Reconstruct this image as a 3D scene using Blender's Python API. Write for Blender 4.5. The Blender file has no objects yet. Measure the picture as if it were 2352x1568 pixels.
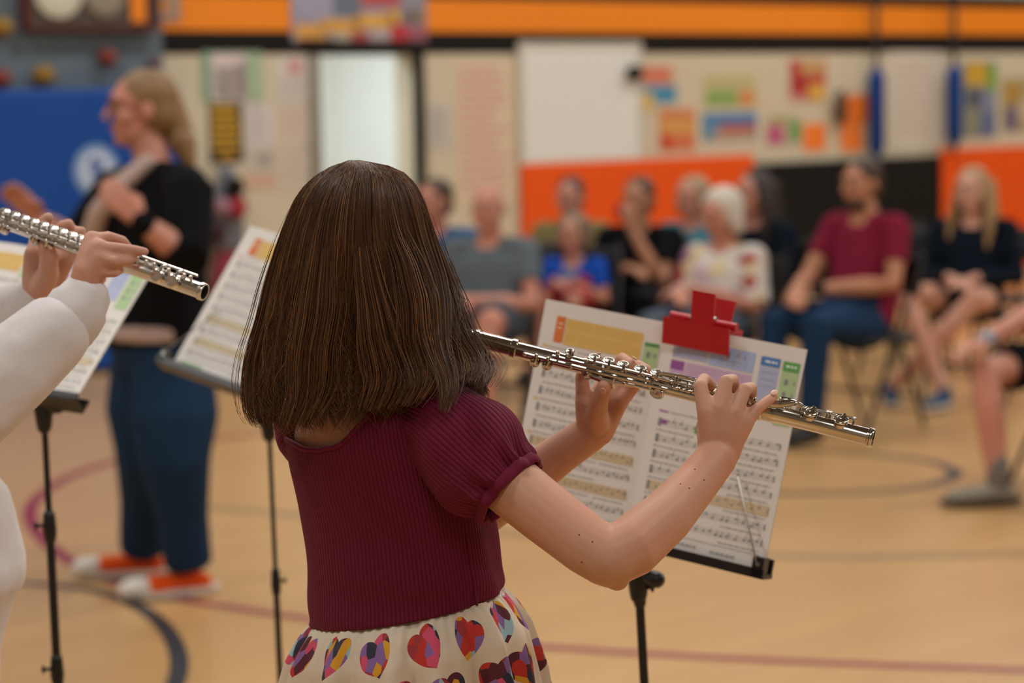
import bpy, math, random
import numpy as np
from mathutils import Vector, Matrix

random.seed(7)
rng = np.random.default_rng(7)
scene = bpy.context.scene
COL = scene.collection

# ------------------------------------------------------------------ camera
FPX = 2352 * 85.0 / 36.0            # 85 mm lens on a 36 mm wide frame
CAM = np.array([0.0, 0.0, 1.58])
PITCH = math.atan((784 - 232) / FPX)
ROLL = 0.0195
_f = np.array([0, math.cos(PITCH), -math.sin(PITCH)])
_r0 = np.array([1.0, 0, 0]); _u0 = np.array([0, math.sin(PITCH), math.cos(PITCH)])
_r = math.cos(ROLL) * _r0 - math.sin(ROLL) * _u0
_u = math.sin(ROLL) * _r0 + math.cos(ROLL) * _u0
cam_data = bpy.data.cameras.new('camera')
cam_data.lens = 85; cam_data.sensor_width = 36; cam_data.sensor_fit = 'HORIZONTAL'
cam_data.clip_start = 0.05; cam_data.clip_end = 200
cam_data.dof.use_dof = True
cam_data.dof.focus_distance = 2.70
cam_data.dof.aperture_fstop = 4.0
cam = bpy.data.objects.new('camera', cam_data); COL.objects.link(cam)
cam.matrix_world = Matrix(((_r[0], _u[0], -_f[0], CAM[0]), (_r[1], _u[1], -_f[1], CAM[1]),
                           (_r[2], _u[2], -_f[2], CAM[2]), (0, 0, 0, 1)))
scene.camera = cam

# ------------------------------------------------------------------ view, world, lamps of the hall
vs = scene.view_settings
vs.view_transform = 'Standard'; vs.look = 'None'; vs.gamma = 1.0; vs.use_curve_mapping = False
vs.exposure = -0.62
scene.cycles.use_denoising = True
scene.cycles.max_bounces = 6; scene.cycles.diffuse_bounces = 3; scene.cycles.glossy_bounces = 4
scene.cycles.sample_clamp_indirect = 6.0
world = bpy.data.worlds.new('world'); scene.world = world
world.use_nodes = True
world.node_tree.nodes['Background'].inputs[0].default_value = (0.9, 0.95, 1.0, 1)
world.node_tree.nodes['Background'].inputs[1].default_value = 0.05

# hall frame: w runs along the far wall, n points from that wall into the hall
WALL_A = math.radians(41.0)
WV = np.array([math.cos(WALL_A), math.sin(WALL_A), 0.0])
NV = np.array([math.sin(WALL_A), -math.cos(WALL_A), 0.0])
WO = np.array([0.0, 17.0, 0.0])
CEIL = 6.2
W0, W1, N1 = -15.0, 11.0, 19.0
LAMP_W = 180.0
LAMPS = [(w, n) for w in (-12.4, -7.2, -2.0, 3.2, 8.4) for n in (2.6, 8.6, 14.6)]
def hall(w, n, z): return WO + WV * w + NV * n + np.array([0, 0, z])
for (w, n) in LAMPS:
    ld = bpy.data.lights.new('hall_lamp_light', 'AREA'); ld.shape = 'RECTANGLE'; ld.size = 2.4; ld.size_y = 0.6
    ld.energy = LAMP_W; ld.color = (1.0, 0.975, 0.94)
    lo = bpy.data.objects.new('hall_lamp_light', ld); COL.objects.link(lo)
    lo.location = hall(w, n, CEIL - 0.13); lo.rotation_euler = (0, 0, WALL_A)

# ------------------------------------------------------------------ pixel helpers (photo 2352 x 1568)
def ray(px, py):
    px = np.asarray(px, float); py = np.asarray(py, float)
    return (_f + _r * ((px - 1176) / FPX)[..., None] + _u * ((784 - py) / FPX)[..., None])
def P(px, py, Y):
    d = ray(px, py); Y = np.asarray(Y, float)
    return CAM + d * (Y / d[..., 1])[..., None]
def proj(p):
    q = np.asarray(p, float) - CAM
    z = q @ _f
    return 1176 + FPX * (q @ _r) / z, 784 - FPX * (q @ _u) / z
def G(px, py):                     # point of the floor under a pixel
    d = ray(px, py); return CAM + d * (-CAM[2] / d[..., 2])[..., None]
def WP(px, py, off=0.0):           # (w, z) on the far wall (or a plane off metres in front of it)
    d = ray(px, py)
    t = ((WO + NV * off - CAM) @ NV) / (d @ NV)
    p = CAM + d * t
    return float((p - WO) @ WV), float(p[2])

# ------------------------------------------------------------------ mesh helpers
def nrm(v):
    v = np.asarray(v, float); return v / max(1e-9, np.linalg.norm(v))
class MB:
    def __init__(s): s.v = []; s.f = []; s.n = 0; s.c = []
    def add(s, vf, col=None):
        v, f = vf
        v = np.asarray(v, float).reshape(-1, 3)
        s.v.append(v); s.f += [tuple(i + s.n for i in q) for q in f]; s.n += len(v)
        if col is not None: s.c += [col] * len(f)
        return s
    def geom(s): return (np.concatenate(s.v) if s.v else np.zeros((0, 3))), s.f

def loft(rings, cap0=True, cap1=True, closed=True):
    m = len(rings[0]); v = np.concatenate([np.asarray(r, float) for r in rings]); f = []
    kk = m if closed else m - 1
    for i in range(len(rings) - 1):
        a = i * m; b = a + m
        for j in range(kk):
            k = (j + 1) % m
            f.append((a + j, a + k, b + k, b + j))
    if cap0: f.append(tuple(range(m - 1, -1, -1)))
    if cap1: f.append(tuple(range((len(rings) - 1) * m, len(rings) * m)))
    return v, f

def tube(pts, rad, n=10, side=None, flat=1.0, rnd=True, cap=True):
    """swept tube; flat = ratio of the second radius (scalar or list); side = direction of the first radius"""
    p = np.asarray(pts, float); k = len(p)
    r = np.broadcast_to(np.asarray(rad, float), (k,)).copy()
    fl = np.broadcast_to(np.asarray(flat, float), (k,)).copy()
    tg = np.gradient(p, axis=0) if k > 2 else np.array([p[1] - p[0]] * 2)
    tg = np.array([nrm(t) for t in tg])
    if rnd:
        c0 = [(p[0] - tg[0] * r[0] * math.sin(a) * min(1, fl[0]), r[0] * math.cos(a), fl[0], tg[0]) for a in (1.45, 1.0, 0.5)]
        c1 = [(p[-1] + tg[-1] * r[-1] * math.sin(a) * min(1, fl[-1]), r[-1] * math.cos(a), fl[-1], tg[-1]) for a in (0.5, 1.0, 1.45)]
    else: c0 = c1 = []
    seq = c0 + [(p[i], r[i], fl[i], tg[i]) for i in range(k)] + c1
    if side is None:
        side = np.array([0, 0, 1.0]) if abs(tg[0][2]) < 0.8 else np.array([1.0, 0, 0])
    s = nrm(side - tg[0] * np.dot(side, tg[0])); rings = []
    ang = np.arange(n) * 2 * math.pi / n
    for (c, rr, ff, t) in seq:
        s = nrm(s - t * np.dot(s, t)); b = np.cross(t, s)
        rings.append(c + rr * (np.cos(ang)[:, None] * s + ff * np.sin(ang)[:, None] * b))
    return loft(rings, cap, cap)

def ellipsoid(c, r, axes=None, nu=14, nv=9):
    A = np.eye(3) if axes is None else np.array(axes, float)
    rings = []
    for i in range(1, nv):
        t = math.pi * i / nv - math.pi / 2
        a = np.arange(nu) * 2 * math.pi / nu
        loc = np.stack([r[0] * math.cos(t) * np.cos(a), r[1] * math.cos(t) * np.sin(a), np.full(nu, r[2] * math.sin(t))], 1)
        rings.append(np.asarray(c) + loc @ A)
    return loft(rings)

def box(c, h, axes=None):
    A = np.eye(3) if axes is None else np.array(axes, float)
    s = np.array([(-1, -1, -1), (1, -1, -1), (1, 1, -1), (-1, 1, -1), (-1, -1, 1), (1, -1, 1), (1, 1, 1), (-1, 1, 1)], float)
    v = np.asarray(c, float) + (s * np.asarray(h, float)) @ A
    return v, [(3, 2, 1, 0), (4, 5, 6, 7), (0, 1, 5, 4), (1, 2, 6, 5), (2, 3, 7, 6), (3, 0, 4, 7)]

def disc(c, nml, r, h, n=20, dome=0.0, r2=None):
    """short cylinder from c along nml, slightly domed"""
    nml = nrm(nml); s = nrm(np.cross(nml, [0.3, 0.2, 0.9])); b = np.cross(nml, s)
    ang = np.arange(n) * 2 * math.pi / n
    ring = lambda rr, hh: np.asarray(c) + nml * hh + rr * (np.cos(ang)[:, None] * s + np.sin(ang)[:, None] * b)
    r2 = r if r2 is None else r2
    return loft([ring(r, 0), ring(r2, h * .75), ring(r2 * .93, h), ring(r2 * .5, h + dome)])

def lathe(o, ax, prof, n=20, cap=True):
    ax = nrm(ax); s = nrm(np.cross(ax, [0.13, 0.37, 0.9])); b = np.cross(ax, s)
    ang = np.arange(n) * 2 * math.pi / n
    d = np.cos(ang)[:, None] * s + np.sin(ang)[:, None] * b
    return loft([np.asarray(o) + ax * x + r * d for x, r in prof], cap, cap)

def new_mesh(name, geom, cols=None):
    v, f = geom
    me = bpy.data.meshes.new(name)
    me.from_pydata(np.asarray(v).tolist(), [], f)
    if cols:
        at = me.attributes.new('ink', 'FLOAT_COLOR', 'FACE')
        buf = np.ones((len(f), 4)); buf[:, :3] = np.array(cols)
        at.data.foreach_set('color', buf.ravel())
    me.validate(); me.update()
    return me

def smooth(me, angle=None):
    me.polygons.foreach_set('use_smooth', [True] * len(me.polygons))
    if angle is not None:
        me.set_sharp_from_angle(angle=math.radians(angle))
    me.update()

class Thing:
    """an empty at the base of a thing; its parts are added with world coordinates"""
    def __init__(s, name, loc, label, cat, group=None):
        s.loc = np.asarray(loc, float)
        s.o = bpy.data.objects.new(name, None); COL.objects.link(s.o)
        s.o.empty_display_size = 0.1
        s.o.location = s.loc
        s.o['label'] = label; s.o['category'] = cat
        if group: s.o['group'] = group
    def add(s, name, geom, mat, parent=None, sm=40, cols=None, label=None):
        v, f = geom
        me = new_mesh(name, (np.asarray(v) - s.loc, f), cols)
        return s.put(name, me, mat, parent, sm, label)
    def put(s, name, me, mat, parent=None, sm=40, label=None):
        if sm: smooth(me, sm if sm < 170 else None)
        o = bpy.data.objects.new(name, me); COL.objects.link(o)
        me.materials.append(mat)
        o.parent = parent if parent is not None else s.o
        if label: o['label'] = label
        return o

def single(name, geom, mat, label, cat, group=None, sm=40, loc=None, cols=None):
    v, f = geom; v = np.asarray(v)
    if loc is None:
        loc = np.array([(v[:, 0].min() + v[:, 0].max()) / 2, (v[:, 1].min() + v[:, 1].max()) / 2, v[:, 2].min()])
    me = new_mesh(name, (v - loc, f), cols)
    if sm: smooth(me, sm)
    o = bpy.data.objects.new(name, me); COL.objects.link(o); o.location = loc
    me.materials.append(mat)
    o['label'] = label; o['category'] = cat
    if group: o['group'] = group
    return o

def struct(name, geom, mat, parent=None, sm=None, cols=None):
    me = new_mesh(name, geom, cols)
    if sm: smooth(me, sm)
    o = bpy.data.objects.new(name, me); COL.objects.link(o); me.materials.append(mat)
    if parent is None: o['kind'] = 'structure'
    else: o.parent = parent
    return o

def blob_mesh(name, shapes, voxel, it=6, dec=None, origin=(0, 0, 0)):
    """one continuous skin around overlapping shapes"""
    mb = MB()
    for g in shapes: mb.add(g)
    v, f = mb.geom()
    me = new_mesh('tmp', (v - np.asarray(origin), f))
    o = bpy.data.objects.new('tmp', me); COL.objects.link(o)
    m = o.modifiers.new('r', 'REMESH'); m.mode = 'VOXEL'; m.voxel_size = voxel
    if it:
        m = o.modifiers.new('s', 'SMOOTH'); m.factor = 0.5; m.iterations = it
    if dec:
        m = o.modifiers.new('d', 'DECIMATE'); m.ratio = dec
    dg = bpy.context.evaluated_depsgraph_get()
    out = bpy.data.meshes.new_from_object(o.evaluated_get(dg))
    out.name = name
    bpy.data.objects.remove(o); bpy.data.meshes.remove(me)
    return out

# ------------------------------------------------------------------ materials
def lin(c):
    if isinstance(c, str):
        c = [int(c[i:i + 2], 16) for i in (0, 2, 4)]
    return tuple((x / 255 / 12.92 if x / 255 <= .04045 else ((x / 255 + .055) / 1.055) ** 2.4) for x in c)
class NB:
    def __init__(s, mat):
        s.nt = mat.node_tree; s.N = s.nt.nodes; s.L = s.nt.links
    def new(s, t, **kw):
        n = s.N.new(t)
        for k, v in kw.items(): setattr(n, k, v)
        return n
    def put(s, sock, v):
        if hasattr(v, 'is_output'): s.L.new(v, sock)
        elif v is not None: sock.default_value = v
    def m(s, op, a, b=None, c=None):
        n = s.new('ShaderNodeMath', operation=op)
        for i, v in enumerate((a, b, c)):
            if v is not None: s.put(n.inputs[i], v)
        return n.outputs[0]
    def attr(s, name, out='Fac'):
        n = s.new('ShaderNodeAttribute', attribute_name=name); return n.outputs[out]
    def mix(s, fac, a, b):
        n = s.new('ShaderNodeMix', data_type='RGBA')
        s.put(n.inputs[0], fac); s.put(n.inputs[6], a if hasattr(a, 'is_output') else (*a, 1) if len(a) == 3 else a)
        s.put(n.inputs[7], b if hasattr(b, 'is_output') else (*b, 1) if len(b) == 3 else b)
        return n.outputs[2]
    def noise(s, scale, detail=3, vec=None, out=0):
        n = s.new('ShaderNodeTexNoise'); n.inputs['Scale'].default_value = scale; n.inputs['Detail'].default_value = detail
        if vec is not None: s.L.new(vec, n.inputs['Vector'])
        return n.outputs[out]
    def coord(s, out='Object'): return s.new('ShaderNodeTexCoord').outputs[out]
    def ramp(s, fac, stops, interp='LINEAR'):
        n = s.new('ShaderNodeValToRGB'); cr = n.color_ramp; cr.interpolation = interp
        while len(cr.elements) < len(stops): cr.elements.new(0.5)
        for e, (p, c) in zip(cr.elements, stops): e.position = p; e.color = (*c, 1)
        s.put(n.inputs[0], fac); return n.outputs[0]
    def bump(s, h, strength, dist):
        n = s.new('ShaderNodeBump'); n.inputs['Strength'].default_value = strength; n.inputs['Distance'].default_value = dist
        s.put(n.inputs['Height'], h); return n.outputs[0]
def base_mat(name):
    m = bpy.data.materials.new(name); m.use_nodes = True
    return m, NB(m), m.node_tree.nodes['Principled BSDF']
def pbr(name, c, rough=0.6, metal=0.0, var=0.06, scale=30, spec=None, bump=0.0, bscale=200, coat=0, sss=0, sheen=0, trans=0):
    m, b, p = base_mat(name)
    c = lin(c)
    nz = b.noise(scale, 3, b.coord())
    lo = tuple(x * (1 - var) for x in c); hi = tuple(min(1, x * (1 + var)) for x in c)
    b.L.new(b.mix(nz, lo, hi), p.inputs['Base Color'])
    p.inputs['Roughness'].default_value = rough; p.inputs['Metallic'].default_value = metal
    if spec is not None: p.inputs['Specular IOR Level'].default_value = spec
    if coat: p.inputs['Coat Weight'].default_value = coat; p.inputs['Coat Roughness'].default_value = .12
    if sss:
        p.inputs['Subsurface Weight'].default_value = sss; p.inputs['Subsurface Radius'].default_value = (1.0, .35, .2)
        p.inputs['Subsurface Scale'].default_value = .006
    if sheen: p.inputs['Sheen Weight'].default_value = sheen
    if trans: p.inputs['Transmission Weight'].default_value = trans
    if bump:
        b.L.new(b.bump(b.noise(bscale, 4, b.coord()), bump, .002), p.inputs['Normal'])
    return m
M = {}
def mat(key, *a, **k):
    if key not in M: M[key] = pbr(key, *a, **k)
    return M[key]

def ink_material():
    m, b, p = base_mat('print_ink')
    b.L.new(b.attr('ink', 'Color'), p.inputs['Base Color']); p.inputs['Roughness'].default_value = .6
    return m
INK = ink_material()
# ================================================================== THE HALL
def floor_material():
    m, b, p = base_mat('maple_floor')
    tc = b.coord()
    mp = b.new('ShaderNodeMapping'); mp.inputs['Rotation'].default_value = (0, 0, -WALL_A)
    b.L.new(tc, mp.inputs[0])
    br = b.new('ShaderNodeTexBrick'); br.inputs['Scale'].default_value = 1.0
    br.inputs['Brick Width'].default_value = 1.1; br.inputs['Row Height'].default_value = .057
    br.inputs['Mortar Size'].default_value = .0012; br.inputs['Bias'].default_value = 0
    br.inputs['Color1'].default_value = (*lin('c89e66'), 1); br.inputs['Color2'].default_value = (*lin('bc925b'), 1)
    br.inputs['Mortar'].default_value = (*lin('a87a48'), 1)
    b.L.new(mp.outputs[0], br.inputs[0])
    st = b.new('ShaderNodeMapping'); st.inputs['Scale'].default_value = (1.2, 22, 1); b.L.new(mp.outputs[0], st.inputs[0])
    g = b.noise(3, 4, st.outputs[0])
    big = b.noise(.35, 2, tc)
    c = b.mix(b.m('MULTIPLY', g, .35), br.outputs[0], lin('b48452'))
    c = b.mix(b.m('MULTIPLY', big, .3), c, lin('d2a772'))
    b.L.new(c, p.inputs['Base Color'])
    p.inputs['Roughness'].default_value = .34; p.inputs['Coat Weight'].default_value = .25; p.inputs['Coat Roughness'].default_value = .22
    return m
def corner_box(w0, w1, n0, n1, z0, z1):
    c = hall((w0 + w1) / 2, (n0 + n1) / 2, (z0 + z1) / 2)
    return box(c, (abs(w1 - w0) / 2, abs(n1 - n0) / 2, (z1 - z0) / 2), (WV, NV, (0, 0, 1)))
def wall_material(name, c, bscale=6):
    m, b, p = base_mat(name)
    tc = b.coord()
    mp = b.new('ShaderNodeMapping'); mp.inputs['Rotation'].default_value = (math.pi / 2, 0, 0)
    b.L.new(b.mix(b.noise(1.5, 3, tc), tuple(x * .94 for x in lin(c)), lin(c)), p.inputs['Base Color'])
    b.L.new(b.bump(b.noise(60, 4, tc), .15, .004), p.inputs['Normal'])
    p.inputs['Roughness'].default_value = .7
    return m
m_cream = wall_material('cream_block_wall', 'd0c4aa')
m_ceiling = wall_material('ceiling_deck', '5e5b55')
m_side = wall_material('tan_side_wall', '8c806e')
floor = struct('floor', corner_box(W0, W1, -4, N1, -.2, 0), floor_material())
struct('ceiling', corner_box(W0, W1, -.2, N1, CEIL, CEIL + .2), m_ceiling)
struct('wall_left', corner_box(W0 - .2, W0, -.2, N1, 0, CEIL), m_side)
struct('wall_right', corner_box(W1, W1 + .2, -.2, N1, 0, CEIL), m_side)
struct('wall_front', corner_box(W0, W1, N1, N1 + .2, 0, CEIL), m_side)
# far wall with a doorway
dw0, _ = WP(728, 260); dw1, _ = WP(951, 260); _, dz = WP(840, 126)
mbw = MB(); mbw.add(corner_box(W0, dw0, -.2, 0, 0, CEIL)); mbw.add(corner_box(dw1, W1, -.2, 0, 0, CEIL)); mbw.add(corner_box(dw0, dw1, -.2, 0, dz, CEIL))
struct('wall_back', mbw.geom(), m_cream)
# bright side room seen through the doorway
m_white = wall_material('white_plaster', 'f0eee4')
mbc = MB()
mbc.add(corner_box(dw0 - 1.2, dw1 + 1.6, -3.2, -3.0, 0, 2.7)); mbc.add(corner_box(dw0 - 1.4, dw0 - 1.2, -3.0, -.2, 0, 2.7))
mbc.add(corner_box(dw1 + 1.6, dw1 + 1.8, -3.0, -.2, 0, 2.7)); mbc.add(corner_box(dw0 - 1.4, dw1 + 1.8, -3.2, -.2, 2.7, 2.8))
struct('wall_side_room', mbc.geom(), m_white)
ld = bpy.data.lights.new('side_room_lamp_light', 'AREA'); ld.shape = 'RECTANGLE'; ld.size = 1.6; ld.size_y = 1.0; ld.energy = 120; ld.color = (.74, .88, 1.0)
lo = bpy.data.objects.new('side_room_lamp_light', ld); COL.objects.link(lo); lo.location = hall((dw0 + dw1) / 2, -1.5, 2.62); lo.rotation_euler = (0, 0, WALL_A)
m_black = pbr('black_paint', '15120f', .7, spec=.2)
m_frame = pbr('black_door_frame', '12100b', .7, spec=.2)
mbd = MB()
mbd.add(corner_box(dw0 - .06, dw1 + .06, -.02, .05, dz, dz + .09)); mbd.add(corner_box(dw1, dw1 + .06, -.02, .05, 0, dz))
struct('trim_1', mbd.geom(), m_frame)
struct('trim_2', corner_box(dw0 - .06, dw0, -.02, .05, 0, dz), pbr('grey_jamb', '8d887a', .6))
# blue folded mat standing in the side room
single('folded_mat', corner_box(dw1 - .32, dw1 + .5, -2.9, -2.6, 0, 1.2), pbr('pale_blue_vinyl', '3f74b8', .5), 'pale blue folded mat standing inside the bright doorway', 'mat')
# painted bands on the far wall
_, zb0 = WP(1200, 122); _, zb1 = WP(1200, 74); _, zb2 = WP(1500, 6)
m_orange_paint = pbr('orange_band_paint', 'ec8500', .55)
struct('trim_3', corner_box(W0, W1, 0, .006, zb0, zb1), m_black)
struct('trim_4', corner_box(W0, W1, 0, .006, zb1, zb2), m_orange_paint)
struct('trim_5', corner_box(W0, W1, 0, .006, zb2, zb2 + .1), m_black)
# ceiling lamps
m_lampbody = pbr('lamp_housing', 'cfcfca', .5)
def lamp_mat():
    m, b, p = base_mat('lamp_diffuser'); p.inputs['Emission Color'].default_value = (1, .94, .85, 1); p.inputs['Emission Strength'].default_value = 4.0
    p.inputs['Base Color'].default_value = (.9, .9, .88, 1); return m
m_diff = lamp_mat()
for (w, n) in LAMPS:
    t = Thing('ceiling_lamp', hall(w, n, CEIL - .12), 'long white panel lamp fixed under the hall ceiling', 'lamp', 'ceiling lamps')
    t.add('housing', corner_box(w - 1.26, w + 1.26, n - .36, n + .36, CEIL - .1, CEIL), m_lampbody, sm=None)
    t.add('diffuser', corner_box(w - 1.2, w + 1.2, n - .3, n + .3, CEIL - .12, CEIL - .1), m_diff, sm=None)

# ---- painted court lines (flat strips on the floor)
def spline(pts, k=10):
    p = np.array(pts, float); q = np.vstack([2 * p[0] - p[1], p, 2 * p[-1] - p[-2]]); out = []
    for i in range(1, len(q) - 2):
        for j in range(k):
            t = j / k; a, b_, c, d = q[i - 1], q[i], q[i + 1], q[i + 2]
            out.append(.5 * (2 * b_ + (c - a) * t + (2 * a - 5 * b_ + 4 * c - d) * t * t + (3 * b_ - a - 3 * c + d) * t ** 3))
    out.append(q[-2]); return np.array(out)
def court_line(px_pts, width, m):
    g = np.array([G(*q) for q in px_pts]); c = spline(g)
    t = np.gradient(c, axis=0); s = np.stack([-t[:, 1], t[:, 0], 0 * t[:, 0]], 1); s /= np.linalg.norm(s, axis=1)[:, None]
    a = c + s * width / 2; b = c - s * width / 2; k = len(c); zz = np.array([0, 0, .0015])
    v = np.vstack([a + zz, b + zz]); f = [(i, i + 1, k + i + 1, k + i) for i in range(k - 1)]
    struct('court_line', (v, f), m, floor)
m_redline = pbr('red_line_paint', '8a2a3c', .4); m_darkline = pbr('dark_line_paint', '2e2e34', .4); m_greyline = pbr('grey_line_paint', '8a765c', .4)
court_line([(700, 985), (470, 1012), (290, 1052), (160, 1095), (85, 1145), (70, 1190), (110, 1250), (210, 1315), (360, 1365), (520, 1393), (690, 1418), (1000, 1455), (1260, 1486), (1700, 1513), (2100, 1530), (2700, 1552)], .055, m_redline)
court_line([(-700, 1400), (-300, 1352), (0, 1340), (150, 1347), (260, 1368), (345, 1410), (395, 1465), (412, 1530), (385, 1600), (300, 1680), (120, 1760), (-200, 1830)], .055, m_darkline)
court_line([(1700, 1130), (1850, 1134), (2030, 1128), (2140, 1113), (2195, 1090), (2170, 1070), (2110, 1055), (1980, 1042), (1800, 1030)], .06, m_darkline)
court_line([(300, 1150), (1130, 1220), (1300, 1236), (1790, 1276), (2200, 1275), (2900, 1262)], .06, m_greyline)
court_line([(-300, 905), (60, 912), (260, 905), (700, 893)], .12, m_greyline)

# ================================================================== THINGS ON THE FAR WALL
def rect_on(px0, py0, px1, py1, off=0.0):
    w0, _ = WP(px0, (py0 + py1) / 2, off); w1, _ = WP(px1, (py0 + py1) / 2, off)
    _, z1 = WP((px0 + px1) / 2, py0, off); _, z0 = WP((px0 + px1) / 2, py1, off)
    return w0, w1, z0, z1
def sheet(name, r, base, blocks, label, cat, off=0.0, th=.006, rough=.7, frame=None, group=None):
    """flat printed sheet; blocks = (x0,y0,x1,y1,colour) in 0..1 from the top left"""
    w0, w1, z0, z1 = rect_on(*r, off)
    t = Thing(name, hall((w0 + w1) / 2, off, z0), label, cat, group)
    t.add('panel', corner_box(w0, w1, off + .0005, off + th, z0, z1), mat('sheet_' + base, base, rough), sm=None)
    if blocks:
        mb = MB()
        for (x0, y0, x1, y1, c) in blocks:
            a = [hall(w0 + (w1 - w0) * x, off + th + .0012, z1 + (z0 - z1) * y) for x, y in ((x0, y0), (x0, y1), (x1, y1), (x1, y0))]
            mb.add((a, [(0, 1, 2, 3)]), lin(c))
        t.add('print', mb.geom(), INK, sm=None, cols=mb.c)
    if frame:
        mb = MB(); e = .03
        for q in ((w0 - e, w1 + e, z1, z1 + e), (w0 - e, w1 + e, z0 - e, z0), (w0 - e, w0, z0, z1), (w1, w1 + e, z0, z1)):
            mb.add(corner_box(q[0], q[1], off + .0005, off + th + .012, q[2], q[3]))
        t.add('frame', mb.geom(), mat('frame_' + frame, frame, .5), sm=None)
    return t
def lines(y0, y1, n, c, x0=.1, x1=.9, th=.45, sd=1):
    r = random.Random(sd); out = []
    for i in range(n):
        y = y0 + (y1 - y0) * i / n
        out.append((x0, y, x0 + (x1 - x0) * (.65 + .35 * r.random()), y + (y1 - y0) / n * th, c))
    return out
sheet('whiteboard', (1197, 106, 1462, 362), 'e2e2dc', [], 'plain white board on the cream wall right of the doorway', 'whiteboard', .01, .02, .35, 'cfcabb')
sheet('chart_paper', (1045, 138, 1186, 470), 'd6c3a6', lines(.04, .95, 15, 'cf9f92', .06, .94, .5, 3), 'tall chart paper with rows of pinkish writing beside the white board', 'poster')
sheet('paper_sheet', (982, 238, 1040, 342), 'c4bdb2', lines(.1, .9, 6, 'a8a29a', .15, .85, .5, 4), 'small grey paper sheet just right of the doorway', 'paper')
sheet('bulletin_poster', (462, 118, 602, 234), '9fb596', [(.02, 0, .14, 1, '6f9a7a'), (.15, .05, .72, .98, 'd6c6c4'), (.2, .3, .58, .95, 'e4e0da'), (.58, .2, .72, .95, 'c9a2a4')], 'green-bordered poster with a pale pink page, above the yellow and black one', 'poster')
sheet('lettered_poster', (480, 236, 556, 374), '221a10', lines(.04, .82, 6, 'd6a41c', .06, .94, .5, 5) + [(.25, .84, .75, .95, 'b8860f')], 'black poster with bold yellow lettering behind the teacher', 'poster')
sheet('paper_sheet', (632, 130, 712, 236), 'd2c8bf', [(.35, .1, .75, .35, 'c98a88')] + lines(.45, .95, 4, 'b8aea6', .1, .9, .4, 6), 'white sheet with red heading at the upper left of the doorway', 'paper')
sheet('paper_sheet', (562, 238, 628, 338), 'd0c8c4', lines(.1, .9, 5, 'b7adab', .1, .9, .4, 7), 'white sheet pinned right beside the yellow and black poster', 'paper')
sheet('paper_sheet', (640, 242, 712, 330), 'd4c6b6', lines(.1, .9, 5, 'c2a89a', .1, .9, .45, 8), 'cream sheet hanging right beside the door jamb', 'paper')
sheet('paper_sheet', (566, 342, 632, 398), 'c8bcae', [(.3, .2, .9, .7, 'a39a92')], 'small sheet with a grey picture under the white sheets', 'paper')
sheet('paper_strip', (560, 402, 632, 432), 'd0ab92', [], 'salmon paper strip low on the wall left of the doorway', 'paper')
sheet('paper_sheet', (640, 338, 712, 440), 'cfc2b0', lines(.1, .9, 5, 'bda99a', .1, .9, .4, 9), 'lower cream sheet beside the door jamb', 'paper')
sheet('banner', (668, -50, 978, 96), '8f90a4', [(0, .25, .3, .62, '9a97ad'), (.3, .2, .5, .6, '66707f'), (.5, .0, .8, .45, 'b05050'), (.8, .2, 1, .7, '8a8894'),
      (.02, .72, .25, .95, 'd29a4a'), (.2, .64, .5, .86, 'cf9a48'), (.45, .56, .75, .78, 'd8a446'), (.7, .5, .98, .7, 'dca848'), (.05, .95, .3, 1, '6a3038'),
      (.3, .86, .42, 1, 'b0a898'), (.42, .84, .56, 1, 'a84a4a'), (.56, .8, .72, 1, 'b0a0a0'), (.72, .72, .85, 1, 'b83038'), (.85, .74, 1, .98, '9a5460')],
      'colourful banner with slanting yellow lettering hung over the doorway', 'banner', .01)
sheet('music_poster', (1456, 152, 1552, 252), 'cbb894', [(0, 0, .9, .42, 'd07a60'), (.2, .42, 1, .62, '6a9ab4'), (.45, .55, 1, .85, '3f8fb4'), (.05, .62, .4, .98, 'd8b54a')], 'poster in coral, blue and yellow at the right edge of the white board', 'poster')
sheet('music_poster', (1514, 250, 1596, 346), 'd08a4a', [(.05, .05, .95, .2, 'd07a5a'), (.1, .25, .9, .6, 'd49a52'), (.02, .6, .3, .95, 'c23a26'), (.3, .6, .95, .95, 'd0704a')], 'orange and red poster below the coral and blue one', 'poster')
sheet('music_poster', (1614, 170, 1738, 246), 'c6bb8e', [(.05, .1, .9, .4, 'b8b07e'), (.05, .5, .62, .92, '7fa455'), (.65, .5, .95, .95, 'd08a52')], 'pale poster with a green bar and orange corner', 'poster')
sheet('music_poster', (1612, 258, 1738, 322), '7a98ac', [(.02, .05, .98, .45, '4f7fae'), (.3, .42, .98, .7, 'b0504e'), (.2, .72, .95, .92, 'c49a72'), (.02, .45, .2, .9, '5a8aa0')], 'poster with blue and red bars under the green one', 'poster')
sheet('music_poster', (1814, 138, 1896, 232), 'b84038', [(.3, .02, .95, .35, 'c09a62'), (.5, .6, .98, .98, 'd8a848'), (.02, .35, .5, .75, 'a82f2c'), (.02, .85, .4, 1, 'cf8f88')], 'red poster with tan top and yellow corner', 'poster')
sheet('music_poster', (1760, 264, 1838, 330), 'bfae92', [(0, .35, .5, 1, 'b8587e'), (.65, .2, 1, .95, '6a9a58'), (.1, .02, .6, .3, 'a8a070')], 'small pink and green poster beside an orange paper square', 'poster')
sheet('paper_square', (1844, 284, 1896, 346), 'f07d22', [], 'single orange paper square on the cream wall', 'paper')
sheet('paper_square', (1936, 218, 1992, 282), 'ee7a20', [], 'upper orange paper square beside the left blue rope sleeve', 'paper')
sheet('paper_square', (1930, 284, 1980, 348), 'f28030', [], 'lower orange paper square beside the left blue rope sleeve', 'paper')
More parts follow.
